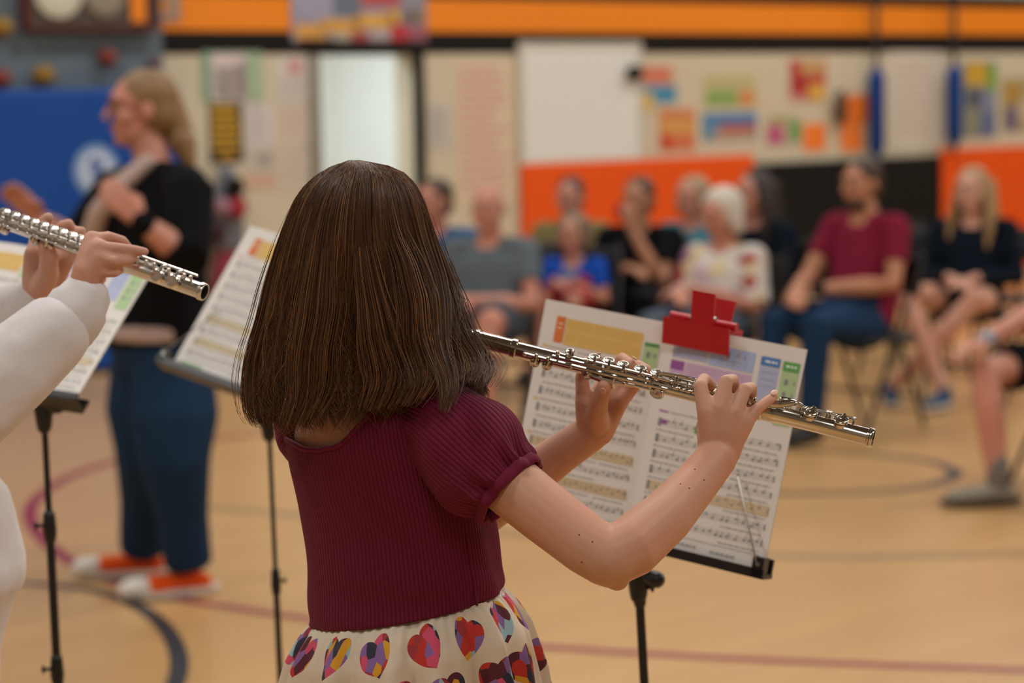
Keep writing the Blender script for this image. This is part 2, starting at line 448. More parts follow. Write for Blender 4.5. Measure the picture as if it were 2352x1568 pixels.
sheet('paper_sheet', (2040, 118, 2162, 342), 'cfc6b6', lines(.1, .92, 9, 'c0aea2', .12, .88, .35, 11), 'large white sheet of faint writing between the two blue rope sleeves', 'paper')
sheet('art_poster', (2208, 140, 2288, 316), '8a8f8c', [(.1, .02, .7, .32, 'c8a02c'), (.7, .05, 1, .4, '6f9a3c'), (.1, .35, .55, .6, '5a6068'), (.4, .4, .95, .62, '7f86a0'), (.1, .62, .5, .95, '8a8a70'), (.5, .65, .95, .98, '5f6a90')], 'tall picture with a yellow and green top above the orange pad', 'poster')
sheet('art_poster', (2300, 178, 2372, 300), 'a89a70', [(.1, .1, .6, .5, 'b08a3c'), (.4, .4, 1, .8, 'c8b49a'), (.1, .55, .5, 1, '6a5f7a')], 'picture in ochre and violet at the right end of the wall', 'poster')
# small black bracket at the edge of the white board, brown holder
def knob_on(name, r, h, m, label, cat):
    w0, w1, z0, z1 = rect_on(*r); c = hall((w0 + w1) / 2, h / 2 + .03, (z0 + z1) / 2)
    return single(name, ellipsoid(c, ((w1 - w0) / 2, h / 2, (z1 - z0) / 2), (WV, NV, (0, 0, 1))), m, label, cat)
knob_on('wall_bell', (1424, 150, 1462, 186), .08, m_black, 'small black bell on the edge of the white board', 'bell')
knob_on('paddle_holder', (1904, 204, 1932, 290), .07, pbr('brown_leather', '5a3c22', .6), 'slim brown holder on the wall between red poster and orange square', 'holder')
# climbing ropes with blue sleeves
m_rope = pbr('dark_rope', '2a2a2c', .8); m_blue = pbr('blue_vinyl', '083c84', .6, spec=.25)
for (x, y0, y1, lb) in ((2013, 168, 346, 'black rope with blue padded sleeve beside orange paper squares'), (2192, 162, 320, 'black rope with blue padded sleeve above the right orange pad')):
    off = .12
    w, za = WP(x, y0, off); _, zb = WP(x, y1, off)
    t = Thing('climbing_rope', hall(w, off, zb - .1), lb, 'rope')
    t.add('rope', tube([hall(w, off, zb - .1), hall(w, off, CEIL)], .022, 8, rnd=False), m_rope)
    t.add('sleeve', tube([hall(w, off, zb), hall(w, off, zb + .02), hall(w, off, za - .02), hall(w, off, za)], [.055, .068, .068, .05], 14), m_blue)

# ================================================================== PADS AND CLIMBING WALL
m_opad = pbr('orange_vinyl_pad', 'ea560a', .55, spec=.3, bump=.1, bscale=300); m_bpad = pbr('black_vinyl_pad', '141210', .65, spec=.2, bump=.1, bscale=300)
def wall_pad(px0, px1, py, m, label, z0=.08):
    off = .06
    w0, _ = WP(px0, 420, off); w1, _ = WP(px1, 420, off); _, z1 = WP((px0 + px1) / 2, py, off)
    t = Thing('wall_pad', hall((w0 + w1) / 2, 0, z0), label, 'wall pad')
    c = corner_box(w0, w1, .007, off, z0, z1)
    o = t.add('cover', c, m, sm=None)
    bv = o.modifiers.new('bevel', 'BEVEL'); bv.width = .018; bv.segments = 3
    t.add('backing_board', corner_box(w0 + .01, w1 - .01, .001, .0068, z0 + .01, z1 - .01), mat('plywood', 'a98a5c', .7), sm=None)
wall_pad(1204, 1734, 366, m_opad, 'orange padded wall panel under the white board, behind the seated row')
wall_pad(1737, 2164, 366, m_bpad, 'black padded wall panel behind the man in the maroon shirt')
wall_pad(2166, 2760, 330, m_opad, 'orange padded wall panel behind the blonde woman')

# grey climbing wall with holds, blue crash mat folded up in front of it
pw1, _ = WP(374, 120, .14); _, pz = WP(200, 204, .30)
def rock_material():
    m, b, p = base_mat('grey_rock_panel')
    tc = b.coord()
    b.L.new(b.mix(b.noise(14, 5, tc), lin('4c5a64'), lin('6c7a84')), p.inputs['Base Color'])
    b.L.new(b.bump(b.noise(35, 6, tc), .6, .02), p.inputs['Normal']); p.inputs['Roughness'].default_value = .85
    return m
t = Thing('climbing_wall', hall(pw1 - 2.5, .07, 0), 'rough blue-grey climbing wall panel above the blue crash mat', 'climbing wall')
t.add('panel', corner_box(pw1 - 5.0, pw1, .0, .14, 0, 4.2), rock_material(), sm=None)
def hold(px, py, rpx, m, seed):
    w, z = WP(px, py, .18); r = rpx / 360.0
    g = ellipsoid(hall(w, .18, z), (r, .06, r * .85), (WV, NV, (0, 0, 1)), 12, 8)
    v, f = g; rr = np.random.default_rng(seed); v = v + rr.normal(0, r * .08, v.shape)
    t.add('hold', (v, f), m)
hm = {'r': pbr('red_hold', '7a2a18', .6), 'y': pbr('ochre_hold', '94701a', .6), 'o': pbr('orange_hold', 'd06a14', .6)}
for i, (x, y, r, c) in enumerate(((248, 132, 22, 'r'), (100, 172, 24, 'y'), (0, 182, 24, 'r'), (4, 62, 24, 'y'), (352, 146, 9, 'r'), (-120, 90, 24, 'y'), (-200, 160, 22, 'r'), (-90, -40, 20, 'o'))):
    hold(x, y, r, hm[c], i)
# scoreboard-like frame with two pale dials at the top of the climbing wall
off = .15; w0, w1, z0, z1 = rect_on(52, -150, 336, 58, off)
t = Thing('dial_board', hall((w0 + w1) / 2, off, z0), 'dark red-framed board with two pale round dials at the top of the climbing wall', 'board')
t.add('backing', corner_box(w0, w1, off, off + .05, z0, z1), pbr('dark_board', '4a4038', .6), sm=None)
mb = MB(); e = .03
for q in ((w0 - e, w1 + e, z1, z1 + e), (w0 - e, w1 + e, z0 - e, z0), (w0 - e, w0, z0, z1), (w1, w1 + e, z0, z1)): mb.add(corner_box(q[0], q[1], off, off + .08, q[2], q[3]))
t.add('frame', mb.geom(), pbr('dark_red_frame', '55211a', .5), sm=None)
for (x, y, r, c, lb) in ((132, -22, .165, 'c9c8b4', 'cream dial'), (238, -14, .14, '8c8270', 'greyish dial')):
    w, z = WP(x, y, off + .05); t.add('dial', disc(hall(w, off + .05, z), NV, r, .02, 32), pbr('dial_' + c, c, .5), label=lb)
w, z = WP(316, 5, off + .05); t.add('side_panel', corner_box(w - .05, w + .05, off + .05, off + .06, z - .12, z + .3), m_orange_paint, sm=None)
sheet('team_poster', (338, -60, 412, 48), '9a8a80', [(.3, .5, .65, .85, 'cf8420'), (.0, .1, .3, .9, '8d8790')], 'greyish poster with an orange emblem next to the round dials', 'poster', .01)
# crash mat
o = Thing('crash_mat', hall(pw1 - 2.4, .25, 0), 'big royal blue crash mat stood against the climbing wall', 'mat')
mt = o.add('cover', corner_box(pw1 - 4.9, pw1 + .02, .16, .30, .02, pz), mat('royal_blue_vinyl', '0b4696', .55, spec=.3, var=.1, scale=4, bump=.15, bscale=12), sm=None)
bv = mt.modifiers.new('bevel', 'BEVEL'); bv.width = .03; bv.segments = 3
w, z = WP(222, 392, .305)
em = o.add('emblem', disc(hall(w, .3005, z), NV, .155, .003, 32), pbr('emblem_pale_blue', '7d9cc4', .5), label='round pale blue and white emblem')
o.add('emblem_centre', disc(hall(w, .3036, z), NV, .118, .002, 32), pbr('emblem_white', 'b9c6dc', .5), em)
mb = MB()
for (dx, dz_, hw, hh) in ((-.02, .02, .014, .06), (.02, -.01, .014, .05), (0, .045, .045, .012), (.01, -.06, .04, .012)): mb.add(corner_box(w + dx - hw, w + dx + hw, .3056, .3066, z + dz_ - hh, z + dz_ + hh))
o.add('emblem_mark', mb.geom(), mat('royal_blue_vinyl', '0f4c9e'), em, sm=None)

# jacket and bag hung on the wall behind the teacher
def hung(name, r, m, label, cat, th=.14, extra=()):
    w0, w1, z0, z1 = rect_on(*r, .1); c = (w0 + w1) / 2
    t = Thing(name, hall(c, .08, z0), label, cat)
    sh = [tube([hall(c, .09, z0), hall(c, .09, (z0 + z1) / 2), hall(c, .09, z1 - .03)], [(w1 - w0) / 2, (w1 - w0) / 2 * .9, (w1 - w0) / 2 * .5], 12, side=WV, flat=.45)]
    t.put('body', blob_mesh('body', sh, .014, 4, .4, t.loc), m)
    for (nm, rr, mm) in extra:
        a0, a1, b0, b1 = rect_on(*rr, .2)
        t.put(nm, blob_mesh(nm, [ellipsoid(hall((a0 + a1) / 2, .17, (b0 + b1) / 2), ((a1 - a0) / 2, .06, (b1 - b0) / 2), (WV, NV, (0, 0, 1)))], .012, 3, .5, t.loc), mm)
    t.add('hook', tube([hall(c, 0, z1 + .02), hall(c, .07, z1), hall(c, .08, z1 + .03)], .008, 6), m_black)
hung('hanging_jacket', (488, 378, 562, 560), pbr('grey_cloth', '6d7078', .85), 'grey jacket with dark and red panels hung behind the teacher', 'jacket', extra=(('dark_panel', (526, 405, 566, 455), m_black), ('red_panel', (530, 448, 572, 505), pbr('red_cloth', '9a2530', .8)), ('pink_panel', (500, 452, 532, 500), pbr('pink_cloth', 'a07480', .8))))
hung('hanging_bag', (484, 556, 566, 668), pbr('maroon_cloth', '8a2c38', .8), 'maroon cloth bag hung under the grey jacket', 'bag', extra=(('flap', (480, 505, 526, 560), pbr('dark_maroon_cloth', '331018', .8)),))
# ================================================================== FLUTES
def metal(name, c, rough):
    m, b, p = base_mat(name)
    nz = b.noise(60, 3, b.coord())
    b.L.new(b.mix(nz, tuple(x * .93 for x in lin(c)), lin(c)), p.inputs['Base Color'])
    p.inputs['Metallic'].default_value = 1.0
    b.L.new(b.m('MULTIPLY_ADD', nz, .08, rough), p.inputs['Roughness'])
    return m
m_silver = metal('silver_plate', 'd4cec4', .11); m_silver2 = metal('bright_silver_plate', 'e4e0da', .16)
m_pad = pbr('dark_pad', '1a1512', .8); m_bore = pbr('dark_bore', '2a2018', .6)
FL = .68
class FluteFrame:
    def __init__(s, ring_px, ring_Y, end_px, end_Y, s_ring, tilt):
        a = P(*ring_px, ring_Y); e = P(*end_px, end_Y)
        s.a = nrm(e - a); s.A = e - s.a * FL
        u = nrm(np.array([0, 0, 1.0]) - s.a * s.a[2]); n = np.cross(s.a, u); n = n if n[1] < 0 else -n
        s.u = nrm(u * math.cos(tilt) + n * math.sin(tilt)); s.n = nrm(n * math.cos(tilt) - u * math.sin(tilt))
    def pt(s, x, ang=0.0, r=0.0):
        q = math.radians(ang); return s.A + s.a * x + r * (math.cos(q) * s.u + math.sin(q) * s.n)
    def dirn(s, ang):
        q = math.radians(ang); return math.cos(q) * s.u + math.sin(q) * s.n
    def at_px(s, px):
        lo, hi = -.6, FL + .1
        for _ in range(40):
            m = (lo + hi) / 2
            if proj(s.pt(m))[0] < px: lo = m
            else: hi = m
        return lo
def flute(F, label, m, base_loc):
    t = Thing('flute', base_loc, label, 'flute')
    R = .0096
    t.add('head_joint', lathe(F.A, F.a, [(.0, .006), (.001, .0095), (.010, .0095), (.012, .0088), (.014, .0098), (.02, R), (.06, R * 1.0), (.2, R)], 24), m)
    t.add('lip_plate', ellipsoid(F.pt(.067, 25, .0085), (.026, .014, .0045), (F.a, F.dirn(115), F.dirn(25)), 18, 9), m)
    rb = .0108
    t.add('barrel', lathe(F.A, F.a, [(.198, R), (.1985, .0121), (.2035, .0121), (.2045, rb), (.2445, rb), (.2455, .0123), (.2515, .0123), (.2525, R)], 24), m)
    t.add('body_tube', lathe(F.A, F.a, [(.25, R), (.56, R)], 24), m)
    sf = FL - .134
    ft = t.add('foot_joint', lathe(F.A, F.a, [(sf - .001, R), (sf, .0121), (sf + .004, .0121), (sf + .005, .0108), (sf + .022, .0108), (sf + .023, .0101), (FL - .007, .0097), (FL - .006, .0112), (FL - .0045, .0112), (FL - .0040, .0102), (FL - .0035, .0112), (FL - .001, .0112), (FL, .0106), (FL, .0092), (FL - .03, .0090)], 28, False), m)
    t.add('bore', lathe(F.A, F.a, [(FL - .05, .0091), (FL - .03, .0089)], 20), m_bore)
    def rod(x0, x1, ang, r, rr=.0017):
        t.add('rod', tube([F.pt(x0, ang, r), F.pt(x1, ang, r)], rr, 8, rnd=False), m)
    def post(x, ang, r):
        mb = MB(); mb.add(tube([F.pt(x, ang, R * .9), F.pt(x, ang, r)], [.0019, .0012], 8, rnd=False)); mb.add(ellipsoid(F.pt(x, ang, r), (.0027,) * 3, None, 10, 7))
        t.add('post', mb.geom(), m)
    def key(x, ang, r0, rad, arm_ang=None, arm_r=None, hole=False, pad=True):
        d = F.dirn(ang); c = F.pt(x, ang, r0)
        k = t.add('key', disc(c, d, rad, .0028, 20, .0006), m)
        if pad: t.add('pad', disc(F.pt(x, ang, r0 - .0018), d, rad * .93, .0017, 16), m_pad, k)
        t.add('tone_hole', disc(F.pt(x, ang, R * .75), d, rad * 1.02 if not pad else rad * .9, r0 - R * .75 - .0012, 16), m, k)
        t.add('rim', lathe(c + d * .0026, d, [(0, rad * .86), (.0011, rad * .8), (.0011, rad * .62), (.0, rad * .55)], 20, False), m, k)
        if arm_ang is not None:
            t.add('key_arm', tube([c + d * .002, F.pt(x + .002, (ang + arm_ang) / 2, max(r0, arm_r) + .002), F.pt(x + .003, arm_ang, arm_r)], [.002, .0019, .0022], 8), m, k)
    X = lambda px: F.at_px(px) if px < 5000 else px
    return t, rod, post, key, X
# the girl's flute
F1 = FluteFrame((1170, 798), 2.83, (2006, 1006), 2.71, .25, math.radians(14))
t, rod, post, key, X = flute(F1, 'silver flute played by the girl in the maroon dress', m_silver, F1.pt(.34))
rod(X(1212), X(1735), 78, .0152, .0020); rod(X(1275), X(1500), 58, .0168, .0018); rod(X(1345), X(1735), 40, .0166, .0018)
rod(X(1440), X(1540), 97, .0150, .0016); rod(X(1560), X(1740), 62, .0165, .0016); rod(X(1500), X(1620), 22, .0172, .0014)
for px, a, r in ((1214, 78, .0152), (1240, 72, .0165), (1267, 72, .0165), (1284, 40, .0178), (1306, 40, .0178), (1320, 82, .0150), (1352, 42, .0172), (1390, 55, .0168), (1440, 42, .0168), (1444, 97, .015), (1478, 40, .0168), (1492, 58, .0168), (1503, 35, .0178), (1530, 97, .015), (1545, 42, .0168), (1562, 62, .0168), (1585, 40, .0172), (1620, 62, .0165), (1640, 40, .0166), (1690, 40, .0166), (1700, 62, .0166), (1738, 50, .0168)): post(X(px), a, r)
for px, rad in ((1306, .0055), (1362, .0082), (1395, .0082), (1428, .0082), (1468, .0085), (1505, .0085), (1548, .0085), (1590, .0085), (1632, .0088), (1675, .0088), (1717, .0088)):
    key(X(px), 4, .0128, rad, 40, .0166)
key(X(1236), 122, .0118, .0060, 78, .0152); key(X(1264), 122, .0118, .0060, 78, .0152)
key(X(1517), 118, .0118, .0088, 97, .015)
key(X(1356), 112, .0112, .0072, 92, .0145)
# thumb and trill levers
def lever(pts, r, name='lever'):
    t.add(name, tube([F1.pt(X(a), b, c) for a, b, c in pts], r, 8, flat=.6), m_silver)
lever([(1366, 108, .0135), (1395, 112, .0145), (1425, 108, .0142), (1462, 104, .014)], [.0036, .0042, .003, .0018], 'thumb_lever')
lever([(1418, 92, .0145), (1419, 120, .0165), (1418, 135, .018)], [.0018, .002, .0022])
lever([(1505, 30, .0175), (1520, 20, .0195), (1560, 14, .0195), (1592, 10, .0185)], [.0014, .0018, .0018, .0024], 'trill_lever')
for px in (1552, 1568, 1580, 1596): t.add('sleeve_joint', tube([F1.pt(X(px), 62, .0165), F1.pt(X(px + 9), 62, .0165)], .0028, 10), m_silver)
# foot keys
rod(X(1800), X(1958), -38, .0165, .0016)
key(X(1858), 14, .0135, .0088, -38, .0165); key(X(1928), 14, .0135, .0088, -38, .0165)
for px in (1808, 1832, 1893, 1900, 1954): post(X(px), -38, .0165)
lever([(1768, 30, .0165), (1792, 22, .0172), (1815, 0, .018), (1828, -30, .017)], [.004, .0042, .003, .002], 'pinky_lever')
lever([(1788, -5, .018), (1812, -10, .0185), (1834, -35, .017)], [.0038, .004, .002], 'pinky_lever')
# the neighbour's flute
F2 = FluteFrame((0, 505), 3.06, (470, 671), 2.95, .25, math.radians(22))
t2, rod2, post2, key2, X2 = flute(F2, 'bright silver flute held by the player in the white sweatshirt', m_silver2, F2.pt(.34))
for (a, b, ang) in ((F2.at_px(0), F2.at_px(250), 70), (F2.at_px(40), F2.at_px(250), 40)):
    rod2(a, b, ang, .016, .0019)
rod2(F2.at_px(290), F2.at_px(445), -30, .016)
for px in range(10, 250, 22): key2(F2.at_px(px), 5, .0128, .0085, 42, .016); post2(F2.at_px(px + 10), 42, .0165); post2(F2.at_px(px + 4), 72, .016)
for px in (372, 408): key2(F2.at_px(px), 55, .0135, .0088, -30, .016)
for px in (318, 338, 356, 390, 425, 440): post2(F2.at_px(px), 10, .0165)
for px in (20, 90, 120): key2(F2.at_px(px), 118, .0115, .007, 70, .016)

# ================================================================== MUSIC STANDS AND BOOKS
m_stand = pbr('black_enamel', '121212', .4); m_chrome = metal('wire_steel', 'a8a49c', .3); m_page = pbr('page_paper', 'e9e4de', .75, var=.03); m_cover = pbr('book_cover', '2f4a6a', .5)
GREY = (.27, .265, .265)
def music_stand(name_label, foot, top, U, R, Nn, bl, br, knobs, tri_rot, desk_h, pole_r=.0095, holder=True):
    """desk plane: bl,br bottom corners, U up unit, R right unit, Nn normal towards reader"""
    t = Thing('music_stand', (foot[0], foot[1], 0), name_label, 'music stand')
    top = np.asarray(top); ft = np.array([foot[0], foot[1], 0.0])
    z = lambda zz: ft + (top - ft) * ((zz - 0) / top[2])
    zk = knobs
    t.add('lower_tube', tube([z(.06), z(zk[0])], pole_r * 1.28, 14, rnd=False), m_stand)
    t.add('middle_tube', tube([z(zk[0]), z(zk[1])], pole_r * 1.08, 14, rnd=False), m_stand)
    t.add('upper_tube', tube([z(zk[1]), top], pole_r * .8, 14, rnd=False), m_stand)
    for zz, sd in ((zk[0], knobs[2]), (zk[1], knobs[3])):
        c = t.add('collar', tube([z(zz - .022), z(zz - .01), z(zz + .015)], [pole_r * 1.5, pole_r * 1.75, pole_r * 1.5], 14), m_stand)
        d = np.array([sd, -.3, 0]); d = nrm(d)
        mb = MB(); mb.add(tube([z(zz), z(zz) + d * pole_r * 2.6], pole_r * .45, 8)); mb.add(ellipsoid(z(zz) + d * pole_r * 3.3, (pole_r * .5, pole_r * 1.1, pole_r * 1.1), (d, np.cross(d, [0, 0, 1]), (0, 0, 1)), 10, 7))
        t.add('knob', mb.geom(), m_stand, c)
    h = t.add('hub', tube([z(.30), z(.34)], pole_r * 1.8, 12), m_stand)
    for k in range(3):
        a = tri_rot + k * 2 * math.pi / 3; d = np.array([math.cos(a), math.sin(a), 0])
        t.add('leg', tube([z(.32) + d * .018, ft + d * .30 + np.array([0, 0, .012])], .006, 8), m_stand)
        t.add('brace', tube([z(.10) + d * .012, ft + d * .19 + np.array([0, 0, .135])], .004, 6), m_stand)
        t.add('foot', tube([ft + d * .285 + [0, 0, .014], ft + d * .315 + [0, 0, .011]], .0105, 10), m_stand)
    # tilting clamp
    cl = tube([top - np.array([0, 0, .03]), top, top + np.array([0, 0, .02])], [.012, .016, .012], 12)
    k = t.add('clamp', cl, m_stand); d = nrm(R + Nn * .3)
    t.add('clamp_knob', tube([top, top + d * .022, top + d * .034], [.006, .012, .012], 10), m_stand, k)
    W = np.linalg.norm(br - bl); mid = (bl + br) / 2; back = -Nn * .012
    t.add('desk_spine', tube([top, mid + back, mid + back + U * desk_h], [.007, .007, .006], 8), m_stand)
    for sgn in (-1, 1):
        t.add('desk_wing', tube([mid + back + U * desk_h * .5, mid + back + R * sgn * W * .34 + U * desk_h * .95], .004, 6), m_stand)
        t.add('desk_wing', tube([mid + back + U * desk_h * .5, mid + back + R * sgn * W * .42 + U * .02], .004, 6), m_stand)
    lip = MB(); A = (R, U, Nn)
    lip.add(box(mid - U * .004 + Nn * .007, (W / 2 + .006, .003, .016), A)); lip.add(box(mid + U * .006 + Nn * -.010, (W / 2 + .004, .012, .0025), A)); lip.add(box(mid + U * .0005 + Nn * .023, (W / 2 + .006, .0055, .002), A))
    t.add('ledge', lip.geom(), m_stand, sm=None)
    for sgn in (-1, 1) if holder else ():
        e = mid + R * sgn * (W / 2 - .004)
        c = t.add('page_clip', box(e + U * .008 + Nn * .016, (.008, .013, .009), A), m_stand, sm=None)
        t.add('page_wire', tube([e + Nn * .028 + U * .012, e + Nn * .022 + U * .118 - R * sgn * .052, e + Nn * .020 + U * .120 - R * sgn * .0525], [.0011, .0011, .0022], 6), m_chrome, c)
        t.add('rivet', disc(e + U * .012 + Nn * .0252, Nn, .003, .001, 10), m_chrome, c)
    return t
class Page:
    """u 0..1 from the gutter outwards, v 0..1 from top to bottom"""
    def __init__(s, o, R, U, N, w, h, bow, sag=0): s.o, s.R, s.U, s.N, s.w, s.h, s.bow, s.sag = o, R, U, N, w, h, bow, sag
    def pt(s, u, v, e=0.0):
        z = s.bow * (math.sin(min(1, u * 1.15) ** .6 * math.pi * .5) - .55 * u ** 3) - s.sag * u * u * (1 - v)
        return s.o + s.R * (s.w * u) - s.U * (s.h * v) + s.N * (z + e)
    def block(s, e0, e1, nu=14, nv=6):
        mb = MB()
        rings = []
        for j in range(nv + 1):
            v = j / nv
            rings.append([s.pt(i / nu, v, e1) for i in range(nu + 1)] + [s.pt(i / nu, v, e0) for i in range(nu, -1, -1)])
        return loft([np.array(r) for r in rings])
def print_page(pg, items, flip):
    mb = MB()
    for (x0, y0, x1, y1, c) in items:
        if flip: x0, x1 = 1 - x1, 1 - x0
        n = max(1, int((x1 - x0) * 14)); e = .0024
        top = [pg.pt(x0 + (x1 - x0) * i / n, y0, e) for i in range(n + 1)]; bot = [pg.pt(x0 + (x1 - x0) * i / n, y1, e) for i in range(n + 1)]
        f = [(i, i + 1, n + 2 + i, n + 1 + i) for i in range(n)]
        if flip: f = [q[::-1] for q in f]
        mb.add((np.array(top + bot), [q[::-1] for q in f]), None); mb.c += [c] * len(f)
    return mb
def staff(y, h, x0, x1, rd, dense=1.0, bg=None):
    out = []
    if bg: out.append((x0, y - h * .35, x1, y + h * 1.35, bg))
    for k in range(5): out.append((x0, y + h * k / 4 - .0006, x1, y + h * k / 4 + .0006, (.56, .55, .55)))
    out.append((x0 + .008, y - h * .2, x0 + .03, y + h * 1.2, GREY)); out.append((x1 - .012, y, x1 - .004, y + h, GREY))
    x = x0 + .07
    while x < x1 - .03:
        yy = y + h * rd.uniform(.1, .85); out.append((x, yy - .0035, x + .018, yy + .0035, GREY))
        if rd.random() < .85: out.append((x + .0155, yy - h * .75, x + .0185, yy, GREY))
        if rd.random() < .18: out.append((x + .026, y, x + .0285, y + h, GREY))
        x += rd.uniform(.03, .06) / dense
    return out
def words(y, x0, x1, rd, h=.006, c=(.46, .455, .45)):
    out = []; x = x0
    while x < x1:
        w = rd.uniform(.012, .04); out.append((x, y, min(x1, x + w), y + h, c)); x += w + .007
    return out
TAN = lin('d9c49a'); YEL = lin('e3bd6c'); YE2 = lin('d8ae58'); ORA = lin('de7a3c'); GRN = lin('b4d29c'); GR2 = lin('62ac5e'); BLU = lin('b6bfe0'); BL2 = lin('4f86c6'); BL3 = lin('a9bde6'); PUR = lin('9a5aa4'); PNK = lin('d2b2d4')
def left_page(rd):
    it = [(.13, .065, .21, .185, ORA), (.22, .068, .86, .19, YEL)]
    for (a, b, c, d) in ((.23, .075, .45, .11), (.47, .075, .57, .11), (.59, .078, .84, .112), (.23, .135, .32, .165), (.34, .135, .84, .17)):
        for k in range(3): it += words(b + .003 + k * .013, a, c, rd, .005, YE2)
    it += [(.145, .095, .195, .10, (.9, .7, .55)), (.145, .115, .19, .12, (.9, .7, .55)), (.88, .11, .99, .225, GRN), (.88, .105, .99, .122, GR2)] + staff(.15, .02, .9, .98, rd, .8)
    it += [(.05, .205, .1, .214, YEL)] + words(.208, .11, .3, rd) + words(.21, .36, .62, rd)
    y = .245
    for i in range(9):
        bg = TAN if i in (5, 7) else None
        it += staff(y, .026, .08, .95, rd, 1.1, bg)
        if i in (2, 4): it += [(.05, y + .052, .09, y + .06, YEL)]
        it += words(y + .05, .1, .45 + .3 * rd.random(), rd)
        if i % 2: it += words(y + .05, .7, .93, rd)
        y += .078
    it += [(.07, .952, .3, .962, GR2), (.55, .935, .93, .941, (.6, .6, .6))]
    return it
def right_page(rd):
    it = [(.10, .055, .36, .088, BL2), (.10, .088, .36, .142, BLU), (.37, .058, .68, .148, BL3), (.40, .062, .66, .145, BLU), (.72, .064, .85, .104, BL2), (.72, .109, .85, .30, BLU), (.87, .068, .98, .11, GR2), (.87, .112, .98, .35, GRN),
          (.10, .158, .2, .20, PUR), (.21, .158, .68, .30, PNK), (.1, .2, .2, .30, PNK)]
    for k in range(3): it += words(.096 + k * .015, .13, .34, rd, .005, (.32, .34, .5)) + words(.17 + k * .018, .24, .64, rd, .005, (.5, .36, .5)) + words(.13 + k * .03, .735, .84, rd, .005, (.35, .37, .52))
    it += staff(.08, .02, .48, .62, rd, .8) + words(.115, .43, .64, rd, .005, (.32, .34, .5)) + words(.13, .43, .64, rd, .005, (.32, .34, .5)) + words(.079, .75, .83, rd, .01, (.8, .86, .95)) + words(.083, .89, .96, rd, .01, (.8, .92, .8))
    for k in range(3): it += staff(.15 + k * .055, .018, .89, .97, rd, .7)
    it += [(.08, .39, .15, .397, PUR)] + words(.39, .17, .38, rd)
    it += [(.1, .43, .15, .45, PUR), (.36, .43, .38, .462, GR2)]
    y = .43
    for i in range(7):
        bg = TAN if i in (4,) else None
        it += staff(y, .026, .08, .96, rd, .9, bg)
        it += words(y + .046, .08, .36, rd); it += words(y + .046, .66, .94, rd)
        y += .072
    it += [(.08, .925, .95, .928, (.5, .5, .5))] + words(.95, .3, .52, rd, .012) + words(.955, .62, .8, rd, .012) + words(.985, .88, .93, rd, .006)
    return it
def book(label, bl, br, tl, seed, bow=.012, split=.47):
    R = nrm(br - bl); W = np.linalg.norm(br - bl); U = tl - bl; U = nrm(U - R * np.dot(U, R)); H = np.linalg.norm(tl - bl)
    N = np.cross(R, U)
    if N[1] > 0: N = -N
    t = Thing('music_book', (bl + br) / 2, label, 'music book')
    g = bl + U * H + R * W * split
    lp = Page(g, -R, U, N, W * split, H, bow); rp = Page(g, R, U, N, W * (1 - split), H, bow * .9, .006)
    o1 = t.add('page_left', lp.block(.0, .0018), m_page); o2 = t.add('page_right', rp.block(.0, .0018), m_page)
    for o, pg, items, fl in ((o1, lp, left_page(random.Random(seed)), True), (o2, rp, right_page(random.Random(seed + 1)), False)):
        mb = print_page(pg, items, fl); t.add('print', mb.geom(), INK, o, cols=mb.c)
    t.add('cover', lp.block(-.0012, -.0002), m_cover); t.add('cover', rp.block(-.0012, -.0002), m_cover)
    return t, R, U, N, W, H, lp, rp
# --- stand in front of the girl
bl, br, tl = P(1170, 1173, 3.34), P(1757, 1316, 3.15), P(1281, 692, 3.35)
bk, R, U, N, W, H, lp, rp = book('open music book held by the red clip', bl, br, tl, 3, .012)
foot1 = P(1482, 1568, 3.27); topc = P(1466, 1318, 3.27)
music_stand('black folding music stand under the book with the red clip', (foot1[0] + .03, foot1[1]), topc, U, R, N, bl - N * .004, br - N * .004, (.32, P(1470, 1348, 3.27)[2], 1, 1), .4, .26, .0058)
# red bulldog clip on the top edge
m_red = pbr('red_plastic', 'b8101f', .35, var=.03)
t = Thing('bulldog_clip', bl + U * (H - .03) + R * W * .55, 'red plastic bulldog clip on the top edge of the music book', 'clip')
cx = bl + U * H + R * W * .615
A = (R, U, N)
def wedge(c, hw, h, th, lean, sgn):
    # jaw plate: tapered slab leaning out towards its upper edge
    v = []
    for y, o in ((-h * .5, 0), (h * .5, lean)):
        for x in (-hw, hw):
            for z in (0, th): v.append(c + R * x + U * y + N * (sgn * (o + z)))
    f = [(0, 1, 3, 2), (4, 6, 7, 5), (0, 4, 5, 1), (2, 3, 7, 6), (0, 2, 6, 4), (1, 5, 7, 3)]
    return np.array(v), f
bow1 = .012
t.add('front_jaw', wedge(cx - U * .010 + N * (bow1 + .003), .049, .036, .004, .012, 1), m_red, sm=None)
t.add('back_jaw', wedge(cx - U * .010 + N * (-.003), .049, .036, .004, .012, -1), m_red, sm=None)
t.add('hinge', tube([cx + U * .011 - R * .049 + N * bow1 * .5, cx + U * .011 + R * .049 + N * bow1 * .5], .006, 12, rnd=False), m_red)
t.add('front_handle', wedge(cx + U * .028 + R * .008 + N * (bow1 + .014), .0165, .044, .004, .012, 1), m_red, sm=None)
t.add('back_handle', wedge(cx + U * .026 + N * (-.016) + R * .014, .0150, .038, .004, .004, -1), m_red, sm=None)
t.add('spring', tube([cx + U * .012 - R * .018 + N * bow1 * .5, cx + U * .012 + R * .018 + N * bow1 * .5], .0085, 14, rnd=False), m_chrome)
